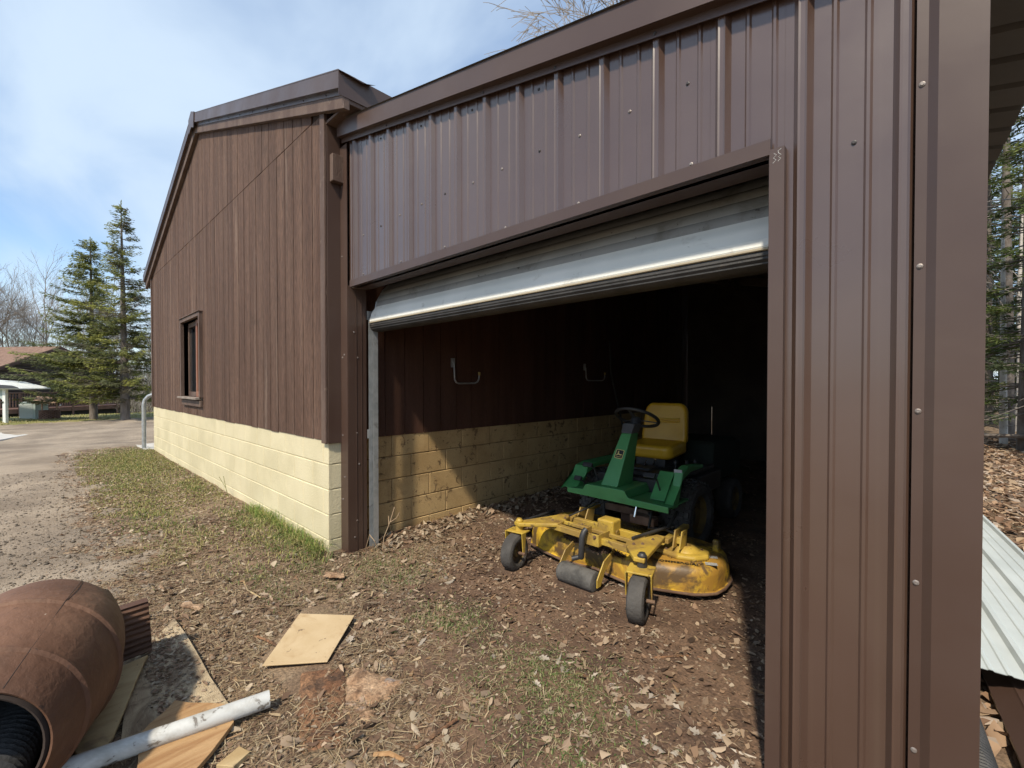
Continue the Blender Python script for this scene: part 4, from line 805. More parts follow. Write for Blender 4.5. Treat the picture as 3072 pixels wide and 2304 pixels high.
g = G(); g.prism([(-.05, 0), (.05, 0), (.05, .1), (-.05, .1)], 0, 1.2, 'y', Mx((.45, 3.0, .02), rz=R(7))); g.prism([(-.05, 0), (.05, 0), (.05, .1), (-.05, .1)], 0, 1.5, 'y', Mx((.12, 4.0, .02), rz=R(7)))
tag(g.build('support_timber', m_rot, bevel=.006), 'dark timbers propping up the pale roofing sheet', 'timber')
pts = []; rr_ = []
for i in range(190):
    t = i / 189; y = 1.85 + 1.1 * t; pts.append((.135 - .10 * t - .02 * t * t, y, .064)); rr_.append(.052 if i % 3 else .045)
g = G(); g.tube(pts, rr_, 14); tag(g.build('corrugated_pipe', m_rub, smooth=25), 'black corrugated drain pipe on the ground beside the corner post', 'pipe')
# ---------------------------------------------------------------- ground litter
def leaves(name, x, y, size, pal, label, lift=.004, tiltmax=.5, zf=hg, tm=m_veg, lobed=False):
    n = len(x); s = size; rz = rng.uniform(0, 2 * np.pi, n); asp = rng.uniform(.5, 1.2, n)
    if lobed: half = [(0, 1), (.28, .72), (.2, .5), (.55, .42), (.32, .12), (.5, -.12), (.22, -.4), (.05, -.62), (0, -1)]
    else: half = [(0, 1), (.5, .45), (.62, -.1), (.3, -.7), (0, -.95)]
    T = [(0, v) if u == 0 else (u, v) for u, v in half]; k = len(T)
    loc = np.array(T + [(-u, v) for u, v in T[1:-1]], float); m = len(loc); fold = rng.uniform(-.35, .6, n)[:, None]; curl = rng.uniform(-.35, .45, n)[:, None]
    lx = loc[None, :, 0] * s[:, None] * asp[:, None] * (1 + rng.uniform(-.45, .35, (n, m)) * (1 - .6 * lobed)); ly = loc[None, :, 1] * s[:, None] * (1 + rng.uniform(-.3, .2, (n, m)) * (1 - .6 * lobed))
    lz = np.abs(lx) * fold + (ly ** 2) / s[:, None] * curl
    t1 = rng.uniform(-tiltmax, tiltmax, n)[:, None]; t2 = rng.uniform(-tiltmax, tiltmax, n)[:, None]
    lz = lz + lx * np.tan(t1) + ly * np.tan(t2); lz = lz - lz.min(1, keepdims=True)
    c, sn = np.cos(rz)[:, None], np.sin(rz)[:, None]; X = x[:, None] + lx * c - ly * sn; Y = y[:, None] + lx * sn + ly * c
    Z = zf(x, y)[:, None] + lz * .8 + rng.uniform(.0, lift * 2, n)[:, None]
    V = np.stack([X, Y, Z], -1).reshape(-1, 3); a = list(range(k)); b = [0] + list(range(k - 1, k - 1)) ; left = [k - 1] + [k - 1 + i for i in range(k - 2, 0, -1)] + [0]
    base = (np.arange(n) * m)[:, None]; F = np.concatenate([base + np.array(a)[None, ::-1], base + np.array(left)[None, ::-1]])
    C = np.repeat(np.array(pal)[rng.integers(0, len(pal), n)] * rng.uniform(.7, 1.25, (n, 1)), m, 0)
    o = fast(name, V, F, tm, C); return tag(o, label, 'leaves', kind='stuff')
def scatter(N, x0, x1, y0, y1, dens):
    xs, ys = [], []; tot = 0
    while tot < N:
        x = rng.uniform(x0, x1, N * 2); y = rng.uniform(y0, y1, N * 2); k = rng.random(N * 2) < dens(x, y); xs.append(x[k]); ys.append(y[k]); tot += k.sum()
        if len(xs) > 40: break
    return np.concatenate(xs)[:N], np.concatenate(ys)[:N]
def clear(x, y):   # keep litter off the buildings, boards and the mower
    bad = ((x < XR + .03) & (y > YG - .02)) | ((x > -.43) & (x < .1) & (y > YF - .05)) | ((x < LX + .02) & (y > YF - .03) & (y < YF + .16))
    u = (x + 2.643) * .786 + (y - 1.009) * .618; v = -(x + 2.643) * -.72 - (y - 1.009) * .69
    bad |= (np.abs((x + 2.36) * .72 - (y - .955) * -.0) < .28) & (np.abs(y - .955) < .24) & (np.abs((x + 2.36) * .70 + (y - .955) * .70) < .19)
    bad |= (np.abs(x + 1.25) < .07) & (np.abs(y - 2.315) < .14); bad |= (np.abs(x + 2.22) < .07) & (np.abs(y - 2.345) < .14); bad |= (x > -1.9) & (x < -1.55) & (np.abs(y - 2.44) < .07)
    return ~bad
def green(x, y):   # where grass grows
    g = np.zeros_like(x)
    for cx, cy, rx, ry, s in ((-1.22, 1.52, .30, .24, 1), (-1.95, 1.60, .25, .16, .8), (-1.05, 1.35, .25, .2, .5), (-4.4, 1.36, .9, .16, 1.2), (-3.75, 1.42, .4, .12, 1.3), (-6.9, 1.35, .6, .16, .8), (-9.6, 1.0, 2.0, .45, 1.1), (-5.6, .75, 1.0, .2, .7), (-3.6, 1.0, .5, .15, .35), (-10.9, 1.2, .7, .3, 1.4), (-2.9, 1.75, .3, .2, .5), (-7.8, .75, .8, .25, .6), (-4.6, .95, .4, .15, .5)):
        g = np.maximum(g, s * np.exp(-((x - cx) / rx) ** 2 - ((y - cy) / ry) ** 2))
    return g
TAN = [(.36, .27, .19), (.29, .205, .14), (.21, .14, .095), (.155, .10, .065), (.40, .33, .24), (.32, .26, .19), (.25, .165, .11), (.42, .34, .25)]
DK = [(.16, .10, .068), (.115, .072, .048), (.21, .14, .098), (.25, .19, .14), (.09, .058, .04)]
far = lambda x, y: np.clip(1 - drive_mask(x, y) * 1.6, 0, 1)
dn = lambda x, y: clear(x, y) * far(x, y) * (.35 + .65 * vn(x, y, 2.2, 11)) * (1 - .5 * np.clip(green(x, y), 0, 1))
x, y = scatter(15000, -5.2, .0, -.1, 3.9, dn); leaves('leaf_litter', x, y, rng.gamma(2.2, .0052, len(x)).clip(.003, .03), TAN + DK, 'small dry leaf fragments strewn in front of the lean-to')
x, y = scatter(22000, -4.0, -.3, .3, 3.4, dn); leaves('leaf_crumbs', x, y, rng.uniform(.004, .012, len(x)), DK + TAN[:5], 'crumbled brown leaf bits on the bare soil by the doorway')
x, y = scatter(330, -3.2, -.4, .6, 3.5, lambda x, y: clear(x, y) * (vn(x, y, 1.7, 21) > .42) * (1 - .6 * np.clip(green(x, y), 0, 1)) * (.25 + .75 * ss(-2.2, -.9, x))); leaves('fallen_leaves', x, y, rng.uniform(.022, .046, len(x)), [(.42, .34, .26), (.36, .28, .205), (.46, .40, .33), (.30, .215, .15)], 'larger pale fallen leaves near the right door jamb', lobed=True, tiltmax=.3)
x, y = scatter(9000, -12, -4.2, .1, 1.56, lambda x, y: clear(x, y) * far(x, y) * (.4 + .6 * vn(x, y, 2, 13)) * (1 - .6 * np.clip(green(x, y), 0, 1))); leaves('leaf_litter', x, y, rng.uniform(.006, .024, len(x)), TAN + DK[2:4], 'dry leaves along the foot of the yellow block wall')
x, y = scatter(900, -3.47, -2.7, 1.85, 4.6, lambda x, y: clear(x, y) * np.exp(-((x + 3.3) / .2) ** 2)); leaves('banked_leaves', x, y, rng.uniform(.018, .036, len(x)), TAN, 'grey leaves banked against the inside block wall', tiltmax=.8)
x, y = scatter(2600, -3.4, -.45, 3.8, 8.3, lambda x, y: clear(x, y) * 1.0); leaves('leaf_litter', x, y, rng.uniform(.012, .03, len(x)), DK, 'dark leaves on the shed floor behind the mower')
x, y = scatter(16000, -.5, 3.6, 1.75, 15, lambda x, y: (x > .07) * 1.0 * (.5 + .5 * vn(x, y, 1.5, 14))); leaves('forest_leaf_litter', x, y, rng.uniform(.03, .055, len(x)), [(.33, .22, .14), (.25, .155, .095), (.40, .29, .19), (.18, .11, .07), (.42, .34, .27)], 'thick brown leaf litter on the forest floor at right', tiltmax=.6)
x, y = scatter(9000, -3.45, -.42, 1.2, 4.2, lambda x, y: clear(x, y) * ss(.3, .75, vn(x, y, 2.3, 51)) * (1 - .9 * np.clip(green(x, y), 0, 1))); leaves('leaf_mulch', x, y, rng.gamma(1.8, .0042, len(x)).clip(.002, .028), [(.24, .155, .098), (.19, .12, .075), (.31, .22, .145), (.14, .085, .055), (.37, .28, .195)], 'warm brown leaf mulch covering the doorway earth', zf=lambda a, b: np.maximum(hg(a, b), zearth(a, b)))
# straw and needles
def straw(name, N, box, dens, pal, L, label, w=.001):
    x, y = scatter(N, *box, dens); n = len(x); th = rng.uniform(0, 2 * np.pi, n); ti = rng.normal(0, .16, n); l = rng.uniform(*L, n) / 2
    z = hg(x, y) + .004 + np.abs(rng.normal(0, .006, n)); p = np.stack([x, y, z], 1); d = np.stack([np.cos(th), np.sin(th), ti], 1) * l[:, None]
    sd = np.stack([-np.sin(th), np.cos(th), rng.uniform(-.4, .4, n)], 1) * w * rng.uniform(.6, 1.6, (n, 1)); bend = np.stack([-np.sin(th), np.cos(th), .4 + 0 * th], 1) * (l * rng.normal(0, .11, n))[:, None]
    V = np.stack([p - d - sd, p - d + sd, p + bend + sd, p + bend - sd, p + d + sd * .4, p + d - sd * .4], 1).reshape(-1, 3); b = (np.arange(n) * 6)[:, None]
    F = np.concatenate([b + np.array([[0, 1, 2, 3]]), b + np.array([[3, 2, 4, 5]])]); C = np.repeat(np.array(pal)[rng.integers(0, len(pal), n)] * rng.uniform(.7, 1.2, (n, 1)), 6, 0)
    return tag(fast(name, V, F, m_veg, C), label, 'straw', kind='stuff')
STR = [(.40, .31, .19), (.33, .24, .14), (.27, .185, .11), (.46, .38, .25), (.20, .13, .08)]
straw('dry_straw', 25000, (-5.0, .0, -.1, 3.6), lambda x, y: (1 - .85 * ss(1.3, 2.1, y + .5 * vn(x, y, 1.5, 35)) * ss(-3.2, -2.4, x)) * clear(x, y) * far(x, y) * (.25 + .75 * ss(.35, .75, vn(x, y, 1.3, 17))), STR, (.02, .09), 'dry straw and pine needles matted over the ground')
straw('wood_crumbs', 500, (-3.4, -.5, .3, 3.2), lambda x, y: clear(x, y) * 1.0, [(.42, .32, .2), (.35, .22, .12), (.22, .13, .08)], (.03, .07), 'scattered splinters of wood on the soil', .004)
# grass
def grass(name, N, box, dens, hgt, pal, label, w=.0022):
    x, y = scatter(N, *box, dens); n = len(x); th = rng.uniform(0, 2 * np.pi, n); h = rng.uniform(.4, 1, n) * (hgt if np.isscalar(hgt) else hgt(x, y)); ln = rng.uniform(.25, 1.6, n)
    p = np.stack([x, y, hg(x, y)], 1); dr = np.stack([np.cos(th), np.sin(th), 0 * th], 1); sd = np.stack([-np.sin(th), np.cos(th), 0 * th], 1) * w; up_ = np.array([[0, 0, 1.]])
    mid = p + up_ * (h * .6)[:, None] + dr * (h * ln * .3)[:, None]; tip = p + up_ * (h * np.clip(1 - .45 * ln, .15, 1))[:, None] + dr * (h * ln)[:, None]
    V = np.stack([p - sd, p + sd, mid + sd * .8, mid - sd * .8, tip + sd * .1, tip - sd * .1], 1).reshape(-1, 3); b = (np.arange(n) * 6)[:, None]
    F = np.concatenate([b + np.array([[0, 1, 2, 3]]), b + np.array([[3, 2, 4, 5]])]); C = np.repeat(np.array(pal)[rng.integers(0, len(pal), n)] * rng.uniform(.75, 1.25, (n, 1)), 6, 0)
    return tag(fast(name, V, F, m_veg, C), label, 'grass', kind='stuff')
GR = [(.09, .14, .04), (.12, .16, .05), (.17, .19, .08), (.27, .24, .13), (.33, .28, .17)]
YG_ = [(.29, .275, .09), (.36, .315, .14), (.25, .24, .08), (.40, .33, .18), (.17, .20, .06)]
gd = lambda x, y: clear(x, y) * np.clip(green(x, y), 0, 1) * (.3 + .7 * vn(x, y, 5, 19))
grass('grass_tufts', 7000, (-3.4, -.5, .9, 2.2), gd, .032, GR, 'green grass patches in the leaf litter before the doorway')
grass('grass_tufts', 16000, (-12.3, -3.3, .35, 1.54), gd, lambda x, y: .05 + .09 * np.exp(-((y - 1.5) / .09) ** 2) * np.exp(-((x + 4.2) / 1.0) ** 2), YG_ + GR[:3], 'yellow-green grass along the yellow block wall', .003)
grass('moss', 26000, (-11.8, -4.0, .35, 1.54), lambda x, y: clear(x, y) * ss(.45, .7, vn(x, y, 1.1, 27) * .6 + vn(x, y, 4, 28) * .4 + .12 * ss(-6, -9, x)) * far(x, y), .018, YG_ + [(.30, .26, .12)], 'low yellowish moss and grass between drive and block wall', .004)
grass('grass_blades', 700, (-5.2, -3.45, 1.44, 1.545), lambda x, y: 1.0 + 0 * x, .16, [(.12, .2, .04), (.2, .26, .07), (.3, .28, .1)], 'taller grass blades standing against the yellow blocks', .0022)
grass('lawn_grass', 14000, (-30, -21.5, -5, 9), lambda x, y: (x < -22.3 - .3 * y) * 1.0, .10, YG_, 'short yellowish grass on the far lawn strip', .012)
# stones on the drive
def stones(name, N, box, dens, size, label):
    x, y = scatter(N, *box, dens); n = len(x); s = rng.gamma(2.2, size / 2.2, n)[:, None, None].clip(.002, .02)
    o = np.array([(1, 0, 0), (0, 1, 0), (-1, 0, 0), (0, -1, 0), (0, 0, .7), (0, 0, -.5)])[None] * (1 + rng.uniform(-.35, .35, (n, 6, 1))); a = rng.uniform(0, 6.28, n); c, q = np.cos(a)[:, None], np.sin(a)[:, None]
    o = np.stack([o[..., 0] * c - o[..., 1] * q, o[..., 0] * q + o[..., 1] * c, o[..., 2]], -1) * s; p = np.stack([x, y, np.maximum(zdrive(x, y), hg(x, y)) + .002], 1)[:, None, :]
    V = (p + o).reshape(-1, 3); b = (np.arange(n) * 6)[:, None]; T = [(0, 1, 4), (1, 2, 4), (2, 3, 4), (3, 0, 4), (1, 0, 5), (2, 1, 5), (3, 2, 5), (0, 3, 5)]
    F = np.concatenate([b + np.array([t]) for t in T]); C = np.repeat(np.array([(.24, .205, .17), (.18, .15, .12), (.31, .27, .22), (.20, .16, .12), (.13, .11, .09)])[rng.integers(0, 5, n)] * rng.uniform(.8, 1.2, (n, 1)), 6, 0)
    return tag(fast(name, V, F, m_veg, C), label, 'gravel', kind='stuff')
stones('gravel_stones', 20000, (-10, -2.6, -2.2, .75), lambda x, y: np.clip(drive_mask(x, y) * 2.2 + .55, 0, 1) * np.clip(6 / (-x) ** 1.5, .1, 1), .0055, 'loose gravel stones on the near driveway')
stones('gravel_stones', 2500, (-4.5, -.4, .2, 3.0), lambda x, y: clear(x, y) * (vn(x, y, 1.4, 23) > .55), .006, 'small grey pebbles scattered among the leaves')

# debris lying on the plywood sheet
zp = lambda x, y: 0 * x + .0225
inside = lambda x, y: ((x > -3.0) & (x < -2.05) & (y > .27 + .0 * x) & (y < .50) & (y > .30 + (-2.2 - x) * .03) & (rng.random(len(x)) < np.clip((.50 - y) * 9 + .1, 0, 1))) * (.2 + .8 * vn(x, y, 5, 33))
x, y = scatter(900, -3.0, -2.05, .25, .5, inside); leaves('board_debris', x, y, rng.uniform(.004, .014, len(x)), TAN, 'leaf bits and dirt covering the weathered plywood sheet', zf=zp, lift=.003)
# ---------------------------------------------------------------- trees
m_bark = mat('grey_bark', (.115, .095, .08), (.19, .165, .145), 9, .95, .8, 30, stretch=(1, 1, .3))
m_bark2 = mat('birch_bark', (.42, .39, .35), (.52, .49, .45), 4, .85, .3, 30, dirt=[((.10, .08, .07), 6, .58, .66, .8)])
m_bare = mat('bare_branch', (.20, .175, .155), (.28, .25, .225), 3, .9)
m_needle = mat('spruce_needles', (1, 1, 1), vcol=True, rough=.7, spec=.3, trans=.42)
def conifer_mesh(h, r, seed, clear_=.12, pal=None, dens=1.0, droop=.25, sparse=0.0, lean=(0, 0), side=None):
    rg = np.random.default_rng(seed); pal = np.array(pal or [(.055, .075, .028), (.075, .10, .035), (.10, .125, .04), (.045, .06, .03)])
    tg = G(); k = 9; ls = lambda t: (lean[0] * t, lean[1] * t)
    tg.tube([(*ls(i / k), -.15 + (h + .1) * i / k) for i in range(k + 1)], [max(.012, .018 * h * (1 - i / k) ** .9 + .006) for i in range(k + 1)], 9)
    P0, D0, S0, L0, W0, Cc = [], [], [], [], [], []; z = clear_ * h
    while z < h * .985:
        t = z / h; nb = int(rg.integers(4, 8)); 
        for b in range(nb):
            if rg.random() < sparse * (1 - .5 * t): continue
            a = rg.uniform(0, 2 * np.pi); L = r * (1 - t) ** .85 * rg.uniform(.65, 1.12) + .10
            if side is not None: L *= 1 + side[1] * math.cos(a - side[0])
            d = np.array([math.cos(a), math.sin(a), 0.]); dr_ = droop * rg.uniform(.3, 1.7); z0 = z + rg.uniform(-.2, .2); o = np.array([*ls(t), z0]); up0 = .25 * t
            def pt(s): return o + d * L * s + np.array([0, 0, L * (up0 * s - dr_ * s ** 1.6 + .2 * s ** 4)])
            tg.tube([pt(0), pt(.5), pt(1)], [.006 + .008 * L, .004 + .004 * L, .003], 4, cap=False)
            m_ = max(4, int(L * 15 * dens)); col = pal[rg.integers(0, len(pal))] * rg.uniform(.75, 1.2)
            for i in range(m_):
                s = .18 + .82 * (i + rg.random()) / m_; p = pt(s)
                for q in range(6):
                    sg = 1 if q % 2 else -1; an = a + sg * rg.uniform(.35, 1.15); ln = rg.uniform(.12, .30) * (.55 + .6 * (1 - s)) * (.6 + .25 * L)
                    P0.append(p + rg.normal(0, .035, 3)); D0.append((math.cos(an), math.sin(an), rg.uniform(-.6, .3))); L0.append(ln); W0.append(rg.uniform(.010, .022)); Cc.append(col * rg.uniform(.8, 1.25))
        z += rg.uniform(.10, .17) * (h / 8) ** .5
    for i in range(14): P0.append(np.array([*ls(1), h - .4 + .03 * i])); D0.append((rg.normal(), rg.normal(), 1.5)); L0.append(.12); W0.append(.02); Cc.append(pal[0])
    p = np.array(P0); d = np.array(D0); d /= np.linalg.norm(d, axis=1, keepdims=True); l = np.array(L0)[:, None]; w = np.array(W0)[:, None]; n = len(p)
    sd = np.cross(d, rg.normal(0, 1, (n, 3)) * .6 + np.array([[0, 0, 1.]])); sd /= np.linalg.norm(sd, axis=1, keepdims=True) + 1e-9
    V = np.stack([p, p + d * l * .45 + sd * w, p + d * l, p + d * l * .45 - sd * w], 1).reshape(-1, 3); F = np.arange(4 * n).reshape(n, 4)
    return tg.mesh('trunk', m_bark, 60), (V, F, np.repeat(np.array(Cc), 4, 0))
def plant_tree(name, loc, tm, cm, label, group=None, rz=0, s=1, cat='tree'):
    t = thing(name, loc, label, cat, group); t.rotation_euler = (0, 0, rz); t.scale = (s, s, s)
    for nm_, me in (('trunk', tm), ('crown', cm)):
        if me is None: continue
        o = bpy.data.objects.new(nm_, me); COL.objects.link(o); o.parent = t
    return t
def crown_mesh(data, m=m_needle):
    o = fast('crown', data[0], data[1], m, data[2]); me = o.data; bpy.data.objects.remove(o); return me
SP = [(.23, .25, .085), (.18, .205, .085), (.31, .32, .095), (.15, .165, .085)]
a, b = conifer_mesh(8.15, 1.75, 3, .10, SP + [(.11, .10, .07)], 1.0, .22, .18, (-.55, 0)); plant_tree('spruce_tree', (-21.7, 2.12, .0), a, crown_mesh(b), 'tall thin spruce tree right beside the garage corner')
a, b = conifer_mesh(6.95, 1.95, 5, .12, SP, 1.5, .20, 0, (-.5, 0), (R(-115), .35)); plant_tree('spruce_tree', (-23.2, 1.35, .0), a, crown_mesh(b), 'fuller bushy spruce tree left of the tall thin one')
def bare_mesh(h, seed, spread=.5, depth=5, r0=.09, weep=0.0, n0=(2, 4), first=.28, twig=.004):
    rg = random.Random(seed); tr = G(); cr = G()
    def grow(p, d, L, r, k):
        n = 3; pts = [p]; dd = d.copy()
        for i in range(n):
            dd = (dd + Vector((rg.gauss(0, .10), rg.gauss(0, .10), rg.gauss(0, .06) + (.05 if k < 3 else -weep)))).normalized(); pts.append(pts[-1] + dd * L / n)
        (tr if k == 0 else cr).tube(pts, [r * (1 - .12 * i) for i in range(n + 1)], 7 if k == 0 else (5 if k < 3 else 3), cap=False)
        if k >= depth: return
        for c in range(rg.randint(*n0)):
            i = rg.randint(1, n); q = Vector((rg.gauss(0, 1), rg.gauss(0, 1), rg.gauss(.25, .5))); q = (q - dd * q.dot(dd)).normalized()
            grow(pts[i], (dd + q * rg.uniform(spread * .6, spread * 1.5)).normalized(), L * rg.uniform(.55, .8), max(twig, r * rg.uniform(.42, .62)), k + 1)
        grow(pts[-1], (dd + Vector((rg.gauss(0, .15), rg.gauss(0, .15), .1))).normalized(), L * rg.uniform(.65, .85), max(twig, r * .64), k + 1)
    grow(Vector((0, 0, -.2)), Vector((0, 0, 1)), h * first, r0, 0)
    return tr.mesh('trunk', m_bare, 60), cr.mesh('crown', m_bare, 60)
BM = [bare_mesh(14, 21, .5, 6, .13), bare_mesh(15, 22, .45, 6, .14), bare_mesh(13, 23, .55, 6, .12)]
GB = 'bare trees behind the far house'
for i, (x, y, k, rz, s, lb) in enumerate([(-52, -3.0, 0, 10, 1.0, 'leafless grey tree at the far left edge behind the house roof'), (-54, 0.2, 1, 80, .95, 'leafless tree rising over the middle of the house roof'), (-50, 2.2, 2, 200, 1.05, 'leafless tree just left of the bushy spruce'),
        (-60, -1.6, 2, 30, 1.1, 'thin leafless tree in the second row behind the house'), (-61, 4.6, 0, 140, 1.0, 'leafless tree seen through the gaps of the spruces'), (-47, 7.4, 1, 300, .8, 'leafless tree showing between the thin spruce and the garage'), (-58, 9, 2, 77, .9, 'pale leafless tree low behind the garage corner')]):
    plant_tree('bare_tree', (x, y, float(hg(x, y))), *BM[k], lb, GB, R(rz), s)
DKG = [(.045, .055, .032), (.06, .07, .04), (.035, .045, .03)]
a, b = conifer_mesh(6.2, 1.7, 8, .03, DKG, 1.0, .2); fc = (a, crown_mesh(b))
for x, y, s, rz, lb in ((-50, -2.7, .95, 0, 'dark conifer behind the house at the left edge'), (-53, -.6, .62, 70, 'small dark conifer behind the house roof ridge'), (-55, 1.9, .66, 200, 'small dark conifer half hidden behind the bushy spruce'), (-48, 5.4, .7, 120, 'dark conifer low between the two spruce trunks')):
    plant_tree('dark_conifer', (x, y, float(hg(x, y))), *fc, lb, 'dark conifers behind the house', R(rz), s)
# brushy woodland far behind: twigs and thin stems nobody could count
def brush(name, N, fx, fy, fz, pal, L, w, label):
    x = fx(N); y = fy(N); z = fz(N); p = np.stack([x, y, z], 1); d = np.stack([rng.normal(0, .5, N), rng.normal(0, .5, N), rng.uniform(.2, 1.2, N)], 1); d /= np.linalg.norm(d, axis=1, keepdims=True); l = rng.uniform(*L, N)[:, None]
    sd = np.stack([-d[:, 1], d[:, 0], 0 * x], 1); sd /= np.linalg.norm(sd, axis=1, keepdims=True) + 1e-9; sd = sd * w * rng.uniform(.5, 1.5, (N, 1))
    V = np.stack([p - sd, p + sd, p + d * l + sd * .3, p + d * l - sd * .3], 1).reshape(-1, 3); C = np.repeat(np.array(pal)[rng.integers(0, len(pal), N)] * rng.uniform(.7, 1.2, (N, 1)), 4, 0)
    return tag(fast(name, V, np.arange(4 * N).reshape(N, 4), m_veg, C), label, 'woods', kind='stuff')
GRY = [(.26, .235, .215), (.20, .18, .165), (.17, .15, .13), (.14, .135, .09)]
brush('far_woods', 15000, lambda n: rng.uniform(-72, -58, n), lambda n: rng.uniform(-16, 16, n), lambda n: -1.2 + rng.beta(1.1, 2.3, n) * 7.5, GRY, (.6, 2.2), .022, 'grey brushy woods far behind the house')
brush('bramble_brush', 6000, lambda n: rng.uniform(-42, -30, n), lambda n: rng.uniform(3.6, 8.5, n), lambda n: -1.0 + rng.beta(1.2, 1.8, n) * 3.2, GRY, (.3, .9), .010, 'tangled grey brush between the deck stairs and the garage')
# birch with catkins behind the lean-to
tr, cr = bare_mesh(15.5, 31, .6, 6, .16, .12, (2, 4), .30, .009)
tr.materials[0] = m_bark2
plant_tree('birch_tree', (-5.9, 17.0, 0), tr, cr, 'bare birch tree with drooping twigs above the lean-to roof', s=1.5)
tr2, cr2 = bare_mesh(15, 37, .55, 6, .13, .12, (2, 3), .33, .009); tr2.materials[0] = m_bark2
plant_tree('birch_tree', (-6.4, 16.5, 0), tr2, cr2, 'second bare birch whose pale limb shows at the roof edge', rz=R(40), s=1.45)
# forest to the right
a, b = conifer_mesh(9.5, 2.1, 11, .10, [(.09, .125, .04), (.125, .16, .045), (.16, .19, .06), (.07, .09, .04)], .65, .30, .3); F1 = (a, crown_mesh(b))
a, b = conifer_mesh(11, 1.9, 12, .22, [(.08, .11, .04), (.11, .14, .045), (.15, .17, .06)], .7, .32, .3); F2 = (a, crown_mesh(b))
tl = G(); tl.tube([(0, 0, -.2), (.05, .02, 3), (.02, .1, 7), (.1, .1, 11)], [.15, .12, .09, .04], 10)
for k in range(26):
    z = random.uniform(.8, 9); an = random.uniform(0, 6.28); L = random.uniform(.4, 1.4); tl.tube([(.03, .03, z), (.03 + L * .6 * math.cos(an), .03 + L * .6 * math.sin(an), z + .05), (.03 + L * math.cos(an), .03 + L * math.sin(an), z - .15 * L)], [.012, .007, .003], 4)
F3 = (tl.mesh('trunk', m_bark, 60), None)
F4 = (F3[0].copy(), None); F4[0].materials[0] = m_bark2
GF = 'forest trees right of the lean-to'
spots = [(1.25, 13.0, 0, 0, .9, 'green conifer nearest the roof overhang at the right edge'), (2.6, 17.5, 1, 40, .95, 'tall conifer at the extreme right edge of the photo'), (.95, 18.5, 0, 100, 1.05, 'conifer just beside the corner trim in the forest'), (1.7, 11.4, 3, 10, 1.0, 'bare straight trunk at the right edge of the forest floor'), (1.15, 15.2, 3, 90, .8, 'thin bare trunk close to the corner trim'), (2.1, 15.8, 2, 200, .6, 'slender pale birch trunk between the forest conifers'), (1.45, 16.8, 2, 30, .5, 'thin pale trunk left of the slender birch'), (1.0, 13.9, 2, 120, .45, 'thinnest pale trunk close to the corner trim')]
for x, y, k, rz, s, lb in spots: plant_tree('forest_tree', (x, y, float(hg(x, y))), *(F1, F2, F4, F3)[k], lb, GF, R(rz), s)
for i in range(15):
    x = random.uniform(-2.5, 9); y = random.uniform(19, 34); k = random.choice([0, 1, 2, 2, 3])
    plant_tree('forest_tree', (x, y, float(hg(x, y))), *(F1, F2, F4, F3)[k], 'one of the dim forest trees deep in the background at right', GF, random.uniform(0, 6.28), random.uniform(.8, 1.2))
brush('forest_undergrowth', 5000, lambda n: rng.uniform(-2, 10, n), lambda n: rng.uniform(15, 34, n), lambda n: .3 + rng.beta(1, 3, n) * 5, [(.16, .15, .10), (.12, .11, .08), (.2, .18, .15), (.09, .11, .05)], (.3, 1.2), .012, 'dim brushy undergrowth on the forest edge')
g = G()
for k in range(7):
    x = random.uniform(.4, 3); y = random.uniform(12.5, 15); an = random.uniform(0, 3.1); z = float(hg(x, y)) + random.uniform(.05, .3); g.tube([(x - .9 * math.cos(an), y - .9 * math.sin(an), z), (x, y, z + .05), (x + .9 * math.cos(an), y + .9 * math.sin(an), z - .02)], .04, 6)
tag(g.build('fallen_branches', m_bark), 'pile of fallen grey branches on the forest floor', 'branches', kind='stuff')
# ---------------------------------------------------------------- far house with deck
m_log = mat('dark_brown_log', (.035, .027, .025), (.055, .043, .038), 2, .8, .3, 20, rand=.12)
m_shing = mat('brown_shingles', (.15, .088, .062), (.21, .13, .095), 5, .9, .5, 16, fine=.2)
m_deck = mat('red_brown_deck', (.10, .052, .040), (.14, .078, .060), 3, .8, rand=.1)
m_fas = mat('dark_red_fascia', (.06, .03, .026), None, 3, .7)
A = Vector((-40.9, -1.73, 0)); B = Vector((-42.5, .55, 0)); u = (B - A).normalized(); nrm = Vector((u.y, -u.x, 0)); hw = (B - A).length
HM = Matrix((u, -nrm, Vector((0, 0, 1)))).transposed().to_4x4(); HM.translation = A       # local x along gable wall, y away from camera, z up
hs = thing('log_house', tuple(A - Vector((0, 0, .95))), 'dark brown log house with a reddish shingle roof beyond the driveway', 'house')
ZE, ZR, Z0 = 2.43, 3.72, -.95
def hp(n, m, g, parent=hs, bevel=0): return g.build(n, m, parent, bevel=bevel)
wl = hp('wall', m_log, G().prism([(0, Z0), (2 * hw, Z0), (2 * hw, ZE), (hw, ZR), (0, ZE)], .06, .3, 'y', HM))
z = Z0
while z < ZR - .1:
    x0 = 0 if z + .17 < ZE else (z + .17 - ZE) / (ZR - ZE) * hw; g = G(); g.prism([(0, z + .005), (-.045, z + .05), (-.045, z + .14), (0, z + .175)], 0, 1, 'x')
    vs = [HM @ Vector((x0 + vx * (2 * hw - 2 * x0), .06 + vy, vz)) for vx, vy, vz in g.v]; g.v = [tuple(q) for q in vs]; g.build('log', m_log, wl); z += .18
hp('wall', m_log, G().box(.06, .3, .3, 9, Z0, ZE, HM))
hp('wall', m_log, G().box(2 * hw - .3, 2 * hw - .06, .3, 9, Z0, ZE, HM)); hp('wall', m_log, G().box(.3, 2 * hw - .3, 8.8, 9, Z0, ZE, HM))
